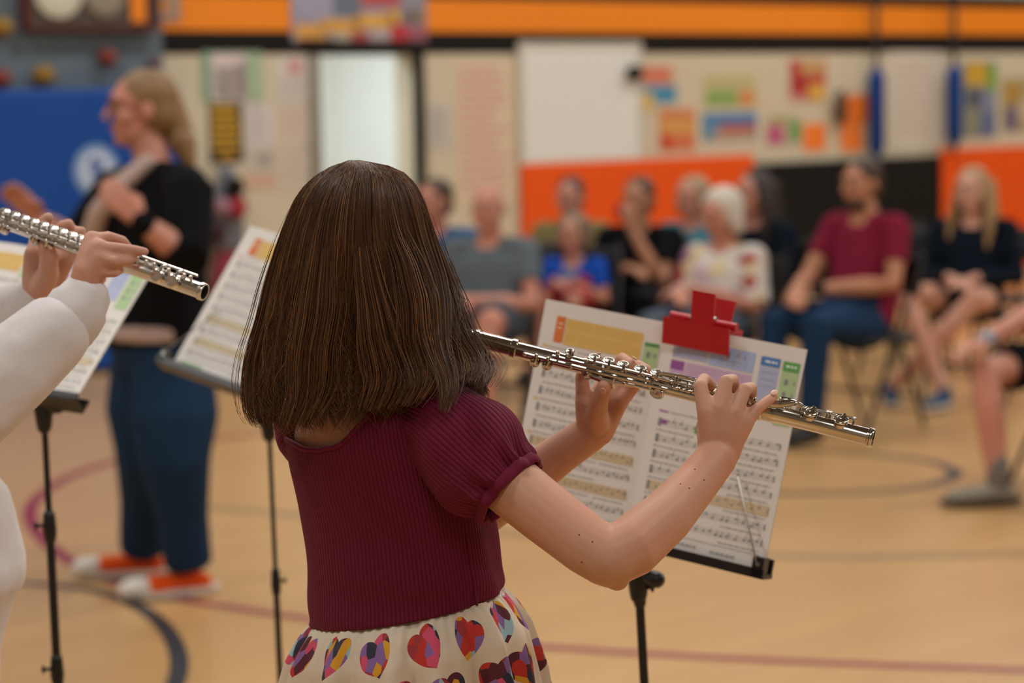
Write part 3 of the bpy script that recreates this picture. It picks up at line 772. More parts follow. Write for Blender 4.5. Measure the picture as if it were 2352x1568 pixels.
# --- stand beyond the girl, left of her
bl, Yb = P(397, 843, 4.2), 4.2
tl = P(577, 522, 4.32); U_ = tl - bl; R_ = np.array([1, -.50, -.29]); R_ = nrm(R_ - nrm(U_) * np.dot(R_, nrm(U_)))
br = bl + R_ * .42
bk, R, U, N, W, H, lp, rp = book('open music book half hidden behind the girl\'s hair', bl, br, bl + U_, 13, .010)
f2 = P(629, 1568, 4.1)
music_stand('black folding music stand just left of the girl', (f2[0] + .02, f2[1]), (P(617, 960, 4.1)[0], f2[1], P(617, 960, 4.1)[2]), U, R, N, bl - R * .02 - N * .004, br - N * .004, (.32, P(625, 1332, 4.1)[2], 1, 1), 1.1, .26, .0050)
# --- stand of the white-shirted player
bl = P(28, 905, 3.72); tl = P(215, 590, 3.9); U_ = tl - bl; R_ = np.array([1, -.50, -.14]); R_ = nrm(R_ - nrm(U_) * np.dot(R_, nrm(U_)))
bl2 = bl - R_ * .29; br = bl + R_ * .118
bk, R, U, N, W, H, lp, rp = book('open music book behind the white sleeve', bl2, br, bl2 + U_, 23, .010, .5)
f3 = P(116, 1568, 3.72)
music_stand('black folding music stand at the left of the photo', (f3[0] + .02, f3[1]), (P(100, 935, 3.72)[0], f3[1], P(100, 935, 3.72)[2]), U, R, N, bl2 - N * .004, br + R * .005 - N * .004, (P(114, 1535, 3.72)[2], P(106, 1205, 3.72)[2], -1, -1), .2, .26, .0064, False)
# ================================================================== PEOPLE
def skin_material(name, c, sss=.0):
    m, b, p = base_mat(name)
    tc = b.coord(); c = lin(c)
    n1 = b.noise(9, 3, tc); n2 = b.noise(160, 3, tc)
    red = (c[0] * 1.02, c[1] * .84, c[2] * .80)
    col = b.mix(b.ramp(n1, [(.35, (0, 0, 0)), (.7, (1, 1, 1))]), c, red)
    col = b.mix(b.m('MULTIPLY', n2, .16), col, tuple(x * .75 for x in c))
    b.L.new(col, p.inputs['Base Color'])
    p.inputs['Roughness'].default_value = .52; p.inputs['Specular IOR Level'].default_value = .35
    if sss:
        p.inputs['Subsurface Weight'].default_value = sss; p.inputs['Subsurface Radius'].default_value = (1.0, .38, .22); p.inputs['Subsurface Scale'].default_value = .004
    b.L.new(b.bump(b.noise(700, 3, tc), .12, .0008), p.inputs['Normal'])
    return m
SK = {'pale': skin_material('fair_skin', 'd0a08a'), 'pink': skin_material('ruddy_skin', 'c48c78'), 'tan': skin_material('tan_skin', 'b58264')}
def cloth(key, c, rough=.9): return mat('cloth_' + key, c, rough, var=.1, scale=40, bump=.25, bscale=350, spec=.12)
def hair_mat(key, c):
    k = 'hair_' + key
    if k not in M:
        m, b, p = base_mat(k); tc = b.coord()
        mp = b.new('ShaderNodeMapping'); mp.inputs['Scale'].default_value = (60, 60, 4); b.L.new(tc, mp.inputs[0])
        nz = b.noise(2, 4, mp.outputs[0]); c = lin(c)
        b.L.new(b.mix(nz, tuple(x * .55 for x in c), tuple(min(1, x * 1.35) for x in c)), p.inputs['Base Color'])
        b.L.new(b.bump(nz, .6, .01), p.inputs['Normal']); p.inputs['Roughness'].default_value = .5; M[k] = m
    return M[k]
def gen_hand(sh, wr, d, pn, sz, thumb, curl=.55):
    d = nrm(d); pn = nrm(np.asarray(pn) - d * np.dot(pn, d)); l = np.cross(d, pn) * thumb      # l: towards the thumb
    for k, (off, ln) in enumerate(((.030, .068), (.010, .076), (-.010, .071), (-.029, .056))):
        mcp = wr + d * (.085 * sz) + l * off * sz
        sh.append(tube([wr + l * off * .4 * sz, mcp], [.015 * sz, .012 * sz], 8))
        p = mcp; q = d.copy(); pts = [p]
        for s in (.45, .32, .23):
            q = nrm(q * math.cos(curl) + pn * math.sin(curl)) if s != .45 else nrm(q + pn * curl * .5)
            p = p + q * ln * s * 1.05 * sz; pts.append(p)
        sh.append(tube(pts, [.0100 * sz, .0095 * sz, .0088 * sz, .0078 * sz], 8))
    b = wr + d * .025 * sz + l * .028 * sz
    sh.append(tube([wr + d * .01 * sz, b, b + nrm(d * .6 + l * .5 + pn * .5) * .035 * sz, b + nrm(d * .9 + l * .2 + pn * .6) * .065 * sz], [.014 * sz, .014 * sz, .0115 * sz, .009 * sz], 8))
def head_shapes(sh, hc, fw, up, sc):
    fw = nrm(fw); up = nrm(up - fw * np.dot(up, fw)); sd = np.cross(fw, up); A = (sd, fw, up)
    sh.append(ellipsoid(hc + up * .025 * sc, (.074 * sc, .094 * sc, .092 * sc), A))
    sh.append(ellipsoid(hc + fw * .022 * sc - up * .055 * sc, (.058 * sc, .068 * sc, .066 * sc), A))
    sh.append(ellipsoid(hc + fw * .062 * sc - up * .098 * sc, (.026 * sc, .022 * sc, .018 * sc), A, 10, 7))
    sh.append(tube([hc + fw * .090 * sc + up * .022 * sc, hc + fw * .103 * sc - up * .008 * sc, hc + fw * .110 * sc - up * .026 * sc], [.009 * sc, .011 * sc, .014 * sc], 8))
    sh.append(tube([hc + fw * .082 * sc + up * .034 * sc - sd * .05 * sc, hc + fw * .092 * sc + up * .038 * sc, hc + fw * .082 * sc + up * .034 * sc + sd * .05 * sc], [.010 * sc, .011 * sc, .010 * sc], 8))
    for s in (-1, 1):
        sh.append(ellipsoid(hc + sd * s * .076 * sc - fw * .008 * sc - up * .005 * sc, (.010 * sc, .020 * sc, .032 * sc), A, 10, 7))
        sh.append(ellipsoid(hc + sd * s * .045 * sc + fw * .058 * sc - up * .025 * sc, (.026 * sc, .026 * sc, .026 * sc), A, 10, 7))
    return fw, up, sd
def face_parts(t, body, hc, fw, up, sd, sc, m_brow, smile=.0, lod=True):
    A = (sd, fw, up)
    for s in (-1, 1):
        e = t.add('eye', ellipsoid(hc + sd * s * .031 * sc + fw * .0835 * sc + up * .012 * sc, (.012 * sc, .008 * sc, .0065 * sc), A, 10, 7), mat('eye_white', 'd8d2c8', .3), body)
        # iris is part of the eye region; kept as a sibling so that nesting stays at three levels
        t.add('iris', ellipsoid(hc + sd * s * .031 * sc + fw * .0905 * sc + up * .012 * sc, (.0052 * sc, .002 * sc, .0052 * sc), A, 10, 7), mat('iris_dark', '2b1d14', .2), body)
        t.add('eyebrow', tube([hc + sd * s * .016 * sc + fw * .098 * sc + up * .032 * sc, hc + sd * s * .034 * sc + fw * .094 * sc + up * .038 * sc, hc + sd * s * .05 * sc + fw * .082 * sc + up * .032 * sc], [.003 * sc, .0035 * sc, .002 * sc], 6), m_brow, body)
    t.add('lips', tube([hc - sd * .024 * sc + fw * .080 * sc - up * (.055 - smile) * sc, hc + fw * .0915 * sc - up * .060 * sc, hc + sd * .024 * sc + fw * .080 * sc - up * (.055 - smile) * sc], [.004 * sc, .0065 * sc, .004 * sc], 8), mat('lips', 'a8554c', .5), body)
def hair_shapes(hc, fw, up, sd, sc, style, length=.2, seed=0):
    A = (sd, fw, up); rd = random.Random(seed); sh = []
    if style == 'bald':
        for s in (-1, 1): sh.append(tube([hc + sd * s * .074 * sc - fw * .02 * sc - up * .0 * sc, hc + sd * s * .055 * sc - fw * .075 * sc - up * .01 * sc, hc - fw * .097 * sc - up * .01 * sc], [.014 * sc, .016 * sc, .016 * sc], 8))
        return sh
    sh.append(ellipsoid(hc + up * .045 * sc - fw * .018 * sc, (.083 * sc, .098 * sc, .086 * sc), A))
    sh.append(ellipsoid(hc - up * .005 * sc - fw * .045 * sc, (.080 * sc, .066 * sc, .085 * sc), A))
    if style == 'short': return sh
    if style == 'puffy':
        sh.append(ellipsoid(hc + up * .03 * sc - fw * .03 * sc, (.105 * sc, .10 * sc, .105 * sc), A))
        for s in (-1, 1): sh.append(ellipsoid(hc + sd * s * .078 * sc - fw * .015 * sc - up * .03 * sc, (.03 * sc, .05 * sc, .075 * sc), A))
        return sh
    for s in (-1, 1):
        for k in range(5):
            a = hc + sd * s * (.06 + .006 * k) * sc - fw * (-.035 + .03 * k) * sc + up * .04 * sc
            b = hc + sd * s * (.086 + .004 * rd.random()) * sc - fw * (-.02 + .028 * k) * sc - up * .06 * sc
            c = hc + sd * s * (.088 + .02 * rd.random()) * sc - fw * (-.03 + .026 * k) * sc - up * (.06 + length * .5) * sc
            e = hc + sd * s * (.075 + .03 * rd.random()) * sc - fw * (-.045 + .024 * k) * sc - up * (.05 + length) * sc
            sh.append(tube([a, b, c, e], [.02 * sc, .023 * sc, .024 * sc, .012 * sc], 8))
    for k in range(5):
        x = (k - 2) * .03
        sh.append(tube([hc + sd * x * sc - fw * .085 * sc + up * .03 * sc, hc + sd * x * 1.1 * sc - fw * .105 * sc - up * .08 * sc, hc + sd * x * 1.2 * sc - fw * .10 * sc - up * (.07 + length) * sc], [.026 * sc, .028 * sc, .014 * sc], 8))
    return sh
def shoe(t, an, d, sc, m_up, m_sole, sock=None, tname='shoe', toe=None, ground=0.0):
    d = nrm(d); up = np.array([0, 0, 1.0]); s = np.cross(d, up); z0 = an[2] - .075 * sc
    pts = [an - d * .045 * sc + up * (z0 + .034 * sc - an[2]), an + d * .03 * sc + up * (z0 + .042 * sc - an[2]), an + d * .11 * sc + up * (z0 + .036 * sc - an[2]), an + d * .175 * sc + up * (z0 + .030 * sc - an[2])]
    o = t.put(tname, blob_mesh(tname, [tube(pts, [.038 * sc, .042 * sc, .046 * sc, .034 * sc], 12, side=s, flat=.72), tube([an + up * (z0 + .05 * sc - an[2]), an + up * (z0 + .088 * sc - an[2])], [.040 * sc, .038 * sc], 12)], .007, 4, .45, t.loc), m_up, sm=175)
    rings = []
    for zz, gr in ((0, .98), (.008, 1.06), (.022, 1.05)):
        a = np.arange(22) * 2 * math.pi / 22; cc = an + d * .062 * sc
        w = .040 + .007 * np.sin(a * 1 + 0)
        ring = cc + (d * (np.cos(a) * .152 * gr * sc)[:, None]) + (s * (np.sin(a) * .044 * gr * sc)[:, None]); ring[:, 2] = z0 + zz * sc; rings.append(ring)
    t.add('sole', loft(rings), m_sole, o)
    if toe is not None: t.put('toe_cap', blob_mesh('toe_cap', [ellipsoid(pts[3] - d * .012 + up * .002, (.066 * sc, .047 * sc, .034 * sc), (d, s, up))], .006, 2, .5, t.loc), toe, o, sm=175)
    if sock is not None: t.add('sock', tube([an + up * (z0 + .07 * sc - an[2]), an + up * (z0 + .15 * sc - an[2])], [.043 * sc, .041 * sc], 12), sock, sm=175)
def figure(t, J, sc, skin, shirt, sleeve, bottom, bmat, hair=None, shoes=None, girth=1.0, voxel=.0065, dec=.13, extra=(), hands=True, smile=0.0, shirt_extra=(), shirt_len=.06, skirt=None, brow=None, neck_open=True, sleeve_r=1.22, shirt_voxel=.011, legw=1.0, it=5):
    sh = []
    hsc = J.get('hsc', sc)
    fw, up, sd = head_shapes(sh, J['hc'], J['fw'], J['up'], hsc)
    sh.append(tube([J['neck'] - np.array([0, 0, .03]), J['hc'] - up * .05 * hsc - fw * .012 * hsc], [.058 * sc, .052 * sc], 12))
    sline = nrm(J['shL'] - J['shR']); g = girth
    T = [J['pelvis'], J['waist'], J['chest'], J['neck'] - np.array([0, 0, .035]), J['neck'] + np.array([0, 0, .01])]
    TR = [.165 * g * sc, .150 * g * sc, .168 * (1 + (g - 1) * .6) * sc, .115 * sc, .06 * sc]; TF = [.72, .72, .66, .62, .9]
    sh.append(tube(T, TR, 16, side=sline, flat=TF))
    for s in 'RL':
        sh.append(tube([J['neck'] - np.array([0, 0, .05]), J['sh' + s]], [.055 * sc, .052 * sc], 10))
        sh.append(tube([J['sh' + s], (J['sh' + s] + J['el' + s]) / 2, J['el' + s], J['el' + s] * .65 + J['wr' + s] * .35, J['wr' + s]], np.array([.052, .047, .040, .042, .027]) * sc * (1 + (g - 1) * .5), 10))
        if hands: gen_hand(sh, J['wr' + s], J['hd' + s], J['pn' + s], sc, 1 if s == 'R' else -1, J.get('curl', .55))
        sh.append(tube([J['hip' + s], (J['hip' + s] + J['kn' + s]) / 2, J['kn' + s], J['kn' + s] * .68 + J['an' + s] * .32, J['an' + s]], np.array([.088 * g, .075 * g, .058, .058, .038]) * sc, 12))
        sh.append(tube([J['an' + s] - np.array([0, 0, .035 * sc]), J['an' + s] + nrm(J['td' + s]) * .12 * sc - np.array([0, 0, .045 * sc])], [.034 * sc, .028 * sc], 8))
    sh += list(extra)
    body = t.put('body', blob_mesh('body', sh, voxel, it, dec, t.loc), skin, sm=175)
    face_parts(t, body, J['hc'], fw, up, sd, hsc, brow or mat('brow', '4a3526', .8), smile)
    # clothes
    cs = [tube([J['pelvis'] - np.array([0, 0, shirt_len]) * 0 + (J['pelvis'] - J['waist']) * shirt_len * 3] + T[:-1], [TR[0] * 1.07] + [r * k for r, k in zip(TR[:-1], (1.09, 1.13, 1.10, 1.10))], 16, side=sline, flat=[.78, .78, .78, .72, .72], rnd=False)]
    for s in 'RL':
        cs.append(tube([J['neck'] - np.array([0, 0, .05]), J['sh' + s]], [.062 * sc, .064 * sc], 10))
        a, b, c = J['sh' + s], J['el' + s], J['wr' + s]
        k = {'short': .62, 'mid': .95, 'long': 1, 'three': 1, 'none': .08}[sleeve]
        pts = [a, a + (b - a) * k * .5, a + (b - a) * k]; rr = [.064 * sc, .060 * sc, .058 * sc]
        if sleeve == 'long': pts += [b + (c - b) * .5, b + (c - b) * .9]; rr += [.052 * sc, .042 * sc]
        if sleeve == 'three': pts += [b + (c - b) * .34]; rr += [.054 * sc]
        cs.append(tube(pts, np.array(rr) * sleeve_r / 1.22 * (1 + (g - 1) * .5), 12, rnd=False))
    cs += list(shirt_extra)
    sho = t.put('shirt' if sleeve in ('short', 'mid') else 'top', blob_mesh('shirt', cs, shirt_voxel, 4, .35, t.loc), shirt, sm=175)
    bs = [tube([J['pelvis'] + np.array([0, 0, .06]), J['pelvis'] - np.array([0, 0, .02])], [.172 * g * sc, .175 * g * sc], 14, side=sline, flat=.74)]
    for s in 'RL':
        h, k, a = J['hip' + s], J['kn' + s], J['an' + s]
        kk = {'long': 1, 'shorts': .78, 'short_shorts': .42}[bottom]
        pts = [h, h + (k - h) * kk * .6, h + (k - h) * kk]; rr = [.100 * g * sc, .092 * g * legw * sc, (.074 * legw if bottom == 'long' else .09) * g * sc]
        if bottom == 'long': pts += [k + (a - k) * .5, k + (a - k) * .95]; rr += [.066 * legw * sc, .060 * legw * sc]
        bs.append(tube(pts, rr, 12, rnd=False))
    if skirt: bs += skirt
    t.put('trousers' if bottom == 'long' else 'shorts', blob_mesh('bottom', bs, .011, 4, .35, t.loc), bmat, sm=175)
    if hair:
        t.put('hair', blob_mesh('hair', hair_shapes(J['hc'], fw, up, sd, hsc, hair[0], hair[2] if len(hair) > 2 else .2), .008, 3, .35, t.loc), hair[1], sm=175)
    if shoes:
        for s in 'RL': shoe(t, J['an' + s], J['td' + s], sc, *shoes)
    return body, fw, up, sd

def seated(px, Y, yaw, top, sc=.96, lean=.08, head_yaw=0, knees=.13, tilt=0.0, hsc=1.0, slump=.0, lift=0.0):
    """top: pixel row of the crown of the head"""
    a = math.radians(yaw); f = np.array([-math.sin(a), -math.cos(a), 0]); rt = np.array([f[1], -f[0], 0]); z = np.array([0, 0, 1.0])
    X = P(px, 700, Y)[0]; topz = P(px, top, Y)[2]
    pel = np.array([X, Y, .53 + lift]); nz = topz - .262 * hsc; L = nz - pel[2]
    J = {'pelvis': pel, 'waist': pel + z * .33 * L - f * (lean * .6), 'chest': pel + z * .68 * L - f * lean, 'neck': pel + z * L - f * lean * .7, 'hsc': hsc}
    ha = a + math.radians(head_yaw); hf = np.array([-math.sin(ha), -math.cos(ha), -tilt])
    J['hc'] = J['neck'] + z * .145 * hsc + f * (.03 + slump) * sc; J['fw'] = hf; J['up'] = z + f * tilt
    for s, k in (('R', 1), ('L', -1)):
        r = rt * k
        J['sh' + s] = J['neck'] - z * .055 * sc + r * .185 * sc
        J['hip' + s] = pel + r * .085 * sc - z * .02
        J['kn' + s] = pel + f * .44 * sc + r * knees * sc
        J['an' + s] = np.array([*(pel + f * .47 * sc + r * (knees * .9) * sc)[:2], .085 * sc + lift * .6])
        J['td' + s] = f + r * .25
        J['el' + s] = J['sh' + s] - z * .25 * sc + f * .06 * sc + r * .06 * sc
        J['wr' + s] = pel + f * .26 * sc + r * .06 * sc + z * .12 * sc
        J['hd' + s] = f * .7 - r * .8 - z * .1; J['pn' + s] = -z
    return J, f, rt, z
# ---- chairs
m_chair = pbr('black_chair_vinyl', '15151a', .5); m_chairm = pbr('dark_chair_metal', '2c2a2a', .4, metal=.6)
def build_chair():
    t = Thing('folding_chair', (0, 0, 0), 'black folding chair', 'chair')
    A = np.eye(3)
    s = t.put('seat', blob_mesh('seat', [box((0, 0, .435), (.20, .20, .012)), tube([(-.2, -.19, .432), (.2, -.19, .432)], .014, 8)], .012, 2, .4), m_chair, sm=175)
    t.put('backrest', blob_mesh('backrest', [tube([(x, .20 + .03 * (1 - (x / .2) ** 2), .72) for x in np.linspace(-.2, .2, 7)], .10, 12, side=np.array([0, 0, 1.0]), flat=.12)], .010, 2, .4), m_chair, sm=175)
    for k in (-1, 1):
        t.add('leg', tube([(k * .215, -.22, .012), (k * .215, .0, .43), (k * .215, .20, .80), (k * .20, .215, .83)], .011, 8), m_chairm)
        t.add('leg', tube([(k * .19, .24, .012), (k * .19, .06, .43)], .011, 8), m_chairm)
    t.add('stretcher', tube([(-.215, -.12, .20), (.215, -.12, .20)], .008, 8), m_chairm); t.add('stretcher', tube([(-.19, .18, .15), (.19, .18, .15)], .008, 8), m_chairm)
    return t
chair0 = build_chair(); chair_used = [False]
def chair(pos, yaw, label):
    if not chair_used[0]: r = chair0.o; chair_used[0] = True
    else:
        r = chair0.o.copy(); COL.objects.link(r)
        for ch in chair0.o.children:
            c = ch.copy(); COL.objects.link(c); c.parent = r
    r.location = (pos[0], pos[1], 0); r.rotation_euler = (0, 0, -math.radians(yaw)); r['label'] = label; r['group'] = 'black folding chairs of the audience'
def person(label, J, *a, **k):
    t = Thing('person', (J['pelvis'][0], J['pelvis'][1], 0), label, 'person', None)
    return t, figure(t, J, *a, **k)
m_jeans = cloth('jeans', '1d3552'); m_blackcloth = cloth('black', '101114'); m_navy = cloth('navy', '0e1622'); m_whitecloth = cloth('white', 'd8d4d0')
m_greyT = cloth('grey', '5f686e'); m_maroonT = cloth('maroon_shirt', '7a1d36'); m_sole = pbr('white_rubber', 'd9d4cc', .6); m_blackshoe = pbr('black_shoe', '17171a', .5)
# --- man in maroon shirt
J, f, rt, z = seated(1968, 11.4, 48, 366, 1.0, .10, 4)
J['elL'] = J['shL'] - z * .26 + f * .10 + rt * -.06; J['wrL'] = J['pelvis'] + f * .30 + z * .15 - rt * .0
J['elR'] = J['shR'] - z * .24 + f * .18 + rt * .02; J['wrR'] = J['pelvis'] + f * .36 + z * .13 + rt * .08
t, r = person('seated man in maroon T-shirt and blue jeans, bearded', J, 1.04, SK['tan'], m_maroonT, 'short', 'long', m_jeans, ('short', hair_mat('brown', '3c2718')), (m_blackshoe, m_blackshoe), 1.08)
fw, up, sd = r[1:]
t.put('beard', blob_mesh('beard', [ellipsoid(J['hc'] + fw * .036 - up * .088, (.056, .058, .040), (sd, fw, up)), ], .007, 3, .5, t.loc), hair_mat('brown', '3c2718'), sm=175)
t.add('watch', tube([J['wrL'] - nrm(J['wrL'] - J['elL']) * .03, J['wrL'] - nrm(J['wrL'] - J['elL']) * .005], .034, 12), m_blackcloth)
chair(J['pelvis'] - f * .02, 48, 'black folding chair under the man in the maroon shirt')
# --- blonde woman
J, f, rt, z = seated(2232, 12.4, 22, 386, .95, .06, 8, knees=.10)
J['knL'] = J['pelvis'] + f * .36 - rt * .10 + z * .03; J['anL'] = J['knL'] + np.array([.0, .02, -.37]) + f * .0 - rt * .12
J['knR'] = J['pelvis'] + f * .40 + rt * .26 + z * .05; J['anR'] = np.array([*(J['pelvis'] + f * .46 + rt * .05)[:2], .09])
J['anL'] = np.array([*(J['pelvis'] + f * .36 + rt * .34)[:2], .09])
t, r = person('blonde woman with long hair, navy top and bare crossed legs', J, .96, SK['pale'], m_navy, 'long', 'short_shorts', m_navy, ('long', hair_mat('blonde', 'a5845a'), .26), (cloth('bluewhite', '34506e'), m_sole), 1.0)
chair(J['pelvis'] - f * .02, 22, 'black folding chair under the blonde woman')
# --- white haired woman
def floral():
    m, b, p = base_mat('floral_cloth'); tc = b.coord()
    v = b.new('ShaderNodeTexVoronoi'); v.inputs['Scale'].default_value = 13; v.inputs['Randomness'].default_value = 1.0; b.L.new(tc, v.inputs[0])
    sp = b.new('ShaderNodeSeparateColor'); b.L.new(v.outputs['Color'], sp.inputs[0])
    c = b.ramp(sp.outputs[0], [(0, lin('cfc8c0')), (.28, lin('a9443f')), (.4, lin('d8c8a0')), (.52, lin('5a6a9a')), (.62, lin('c8b4bc')), (.76, lin('c49a3c')), (.84, lin('8a5a80')), (.92, lin('d8d2cc'))], 'CONSTANT')
    b.L.new(c, p.inputs['Base Color']); p.inputs['Roughness'].default_value = .85; return m
J, f, rt, z = seated(1662, 11.5, 40, 436, .93, .02, 4, tilt=.25)
J['wrL'] = J['pelvis'] + f * .28 + z * .16; J['wrR'] = J['pelvis'] + f * .30 + z * .14 + rt * .06
t, r = person('white-haired woman in a bright multicoloured blouse', J, .95, SK['pink'], floral(), 'mid', 'long', cloth('greyblue', '56606e'), ('puffy', hair_mat('white', 'd2c8ba')), (m_blackshoe, m_blackshoe), 1.12)
chair(J['pelvis'] - f * .02, 40, 'black folding chair under the white-haired woman')
# --- woman with dark hair behind
J, f, rt, z = seated(1735, 12.7, 42, 392, .97, .04, 6)
t, r = person('woman with long dark hair in a navy top behind the white-haired one', J, 1.0, SK['pink'], m_navy, 'long', 'long', m_blackcloth, ('long', hair_mat('darkbrown', '2a1c14'), .3), (m_blackshoe, m_blackshoe))
chair(J['pelvis'] - f * .02, 42, 'black folding chair under the dark-haired woman')
# --- older woman in teal
J, f, rt, z = seated(1592, 13.95, 30, 408, .95, .04, 4)
t, r = person('fair-haired woman in a teal top between black T-shirt and white hair', J, .97, SK['pink'], cloth('teal', '3f7f8e'), 'short', 'long', m_navy, ('puffy', hair_mat('sand', 'a08868')), (m_blackshoe, m_blackshoe))
chair(J['pelvis'] - f * .02, 30, 'black folding chair under the woman in teal')
# --- person in black T-shirt, hand at the mouth
J, f, rt, z = seated(1470, 12.95, 18, 408, .97, .04, 10)
J['elL'] = J['shL'] - z * .24 + f * .16 + rt * .02; J['wrL'] = J['hc'] - z * .16 + f * .13; J['hdL'] = z * 1.0 + f * .05 + rt * .25; J['pnL'] = -f
J['elR'] = J['shR'] - z * .25 + f * .05 + rt * .10; J['wrR'] = J['pelvis'] + z * .16 + f * .2
t, r = person('person in black T-shirt with a hand raised to the mouth', J, 1.0, SK['tan'], m_blackcloth, 'short', 'long', m_blackcloth, ('short', hair_mat('brown2', '4a3320')), (m_blackshoe, m_blackshoe))
t.add('hair_bow', ellipsoid(J['hc'] + rt * .1 - z * .06 - f * .02, (.035, .03, .05)), mat('red_bow', 'b0141c', .6))
chair(J['pelvis'] - f * .02, 18, 'black folding chair under the person in the black T-shirt')
# --- dark-haired adult with a child on the lap
J, f, rt, z = seated(1314, 14.1, 14, 408, .97, .04, 4)
t, r = person('dark-haired adult behind the child in blue', J, 1.02, SK['pink'], cloth('olive', '7c7048'), 'short', 'long', m_navy, ('short', hair_mat('dark', '30241c')), (m_blackshoe, m_blackshoe))
chair(J['pelvis'] - f * .02, 14, 'black folding chair under the adult behind the child')
J, f, rt, z = seated(1318, 12.3, 20, 492, .70, .03, 0, hsc=.86, lift=.06)
t, r = person('brown-haired child in a blue T-shirt with pale print', J, .74, SK['pink'], cloth('royal', '1c4fb4'), 'short', 'shorts', cloth('redshort', 'a02a30'), ('puffy', hair_mat('mousy', '7a6650')), (m_blackshoe, m_sole), .95)
t.add('shirt_print', disc(J['chest'] + f * .105 - z * .03, f, .05, .012, 16), mat('pale_print', '5f86c0', .7))
chair(J['pelvis'] - f * .02, 8, 'black folding chair under the child in blue')
# --- mustard bag on an empty chair between child and grey-shirted man
q = P(1214, 700, 13.0); chair(q, 10, 'black folding chair holding the mustard bag')
t = Thing('tote_bag', (q[0], q[1], .45), 'mustard and green cloth bag on the chair beside the bald man', 'bag')
t.put('body', blob_mesh('body', [tube([q * [1, 1, 0] + [0, -.02, .47], q * [1, 1, 0] + [0, -.02, .62], q * [1, 1, 0] + [0, -.02, .72]], [.15, .16, .13], 14, side=np.array([1.0, 0, 0]), flat=.55)], .012, 4, .4, t.loc), cloth('mustard', '9a7a2c'), sm=175)
t.put('green_panel', blob_mesh('green_panel', [ellipsoid(q * [1, 1, 0] + [.05, -.095, .56], (.07, .03, .07))], .01, 3, .5, t.loc), cloth('moss', '4f6a3c'), sm=175)
t.add('strap', tube([q * [1, 1, 0] + [-.09, -.02, .70], q * [1, 1, 0] + [-.04, -.02, .84], q * [1, 1, 0] + [.04, -.02, .84], q * [1, 1, 0] + [.09, -.02, .70]], .012, 8), cloth('mustard', '9a7a2c'))
# --- older bald man in grey
J, f, rt, z = seated(1125, 11.9, 16, 426, 1.0, .05, 6, knees=.12)
J['elL'] = J['shL'] - z * .26 + f * .14 - rt * .06; J['wrL'] = J['pelvis'] + f * .34 + z * .10 + rt * .06; J['elR'] = J['shR'] - z * .26 + f * .12 + rt * .05; J['wrR'] = J['pelvis'] + f * .34 + z * .11 + rt * .10
t, r = person('bald older man in grey T-shirt and shorts', J, 1.04, SK['pink'], m_greyT, 'short', 'shorts', cloth('slate', '49525f'), ('bald', hair_mat('grey', '8a8078')), (m_blackshoe, m_blackshoe), 1.12)
chair(J['pelvis'] - f * .02, 16, 'black folding chair under the bald man')
# --- young man in blue beside him
J, f, rt, z = seated(1004, 12.8, 14, 412, .97, .04, 30)
t, r = person('dark-haired young man in a blue shirt half hidden by the girl\'s hair', J, 1.0, SK['pink'], cloth('steel', '35587e'), 'short', 'long', m_jeans, ('short', hair_mat('brown2', '4a3320')), (m_blackshoe, m_blackshoe))
chair(J['pelvis'] - f * .02, 14, 'black folding chair under the young man in blue')
# --- man at the right edge, only forearm, knees and shoes in view
J, f, rt, z = seated(2490, 9.6, 66, 330, 1.05, .0, 0, knees=.12)
J['knR'] = J['pelvis'] + f * .50 + rt * .10 + z * .0; J['anR'] = np.array([*P(2292, 1120, 9.15)[:2], .09]); J['knR'] = P(2262, 855, 9.2)
J['knL'] = P(2440, 860, 9.0); J['anL'] = np.array([*P(2520, 1120, 9.0)[:2], .09])
J['wrR'] = P(2262, 812, 9.2) + z * .05; J['elR'] = P(2400, 700, 9.35); J['hdR'] = f * 1.0 - z * .25; J['pnR'] = -z
J['tdR'] = np.array([-1, -.15, 0]); J['tdL'] = np.array([-1, -.3, 0])
t, r = person('man in black shorts at the right edge, forearm resting on his knee', J, 1.05, SK['pink'], m_greyT, 'short', 'shorts', m_blackcloth, ('short', hair_mat('brown', '3c2718')), (cloth('greyshoe', '8a8478'), pbr('grey_sole', '4a4438', .7), cloth('greysock', '77706a')), 1.0)
t.add('watch', tube([J['wrR'] + nrm(J['elR'] - J['wrR']) * .0, J['wrR'] + nrm(J['elR'] - J['wrR']) * .025], .034, 12), mat('watch_steel', '8a8f98', .4))
chair(J['pelvis'] + np.array([.02, 0, 0]), 66, 'black folding chair under the man at the right edge')
for (px, Y, yw, lb) in ((2085, 13.6, 30, 'empty black folding chair between maroon shirt and blonde woman'), (2330, 13.4, 20, 'empty black folding chair right behind the blonde woman'), (2010, 14.4, 30, 'empty black folding chair behind the man in maroon')):
    q = P(px, 700, Y); chair(q, yw, lb)

# ------------------------------------------------------------------ the teacher
Y = 7.76
f = np.array([-.94, -.34, 0]); z = np.array([0, 0, 1.0])
J = {'pelvis': P(368, 775, Y), 'waist': P(352, 640, Y), 'chest': P(345, 490, Y), 'neck': P(352, 372, Y), 'hc': P(326, 252, Y) , 'fw': np.array([-.95, -.28, .06]), 'up': np.array([.03, 0, 1.0])}
J['shL'] = P(432, 425, Y - .19); J['shR'] = P(282, 425, Y + .19); J['elL'] = P(430, 590, Y - .30); J['wrL'] = P(322, 508, Y - .36); J['hdL'] = P(255, 440, Y - .38) - J['wrL']; J['pnL'] = np.array([-.3, .9, 0])
J['elR'] = P(180, 560, Y + .22); J['wrR'] = P(92, 505, Y + .12); J['hdR'] = P(20, 430, Y + .08) - J['wrR']; J['pnR'] = np.array([-.2, -.9, -.2])
J['hipL'] = P(395, 800, Y - .08); J['hipR'] = P(345, 795, Y + .09); J['knL'] = P(400, 1055, Y - .12); J['knR'] = P(345, 1040, Y + .10)
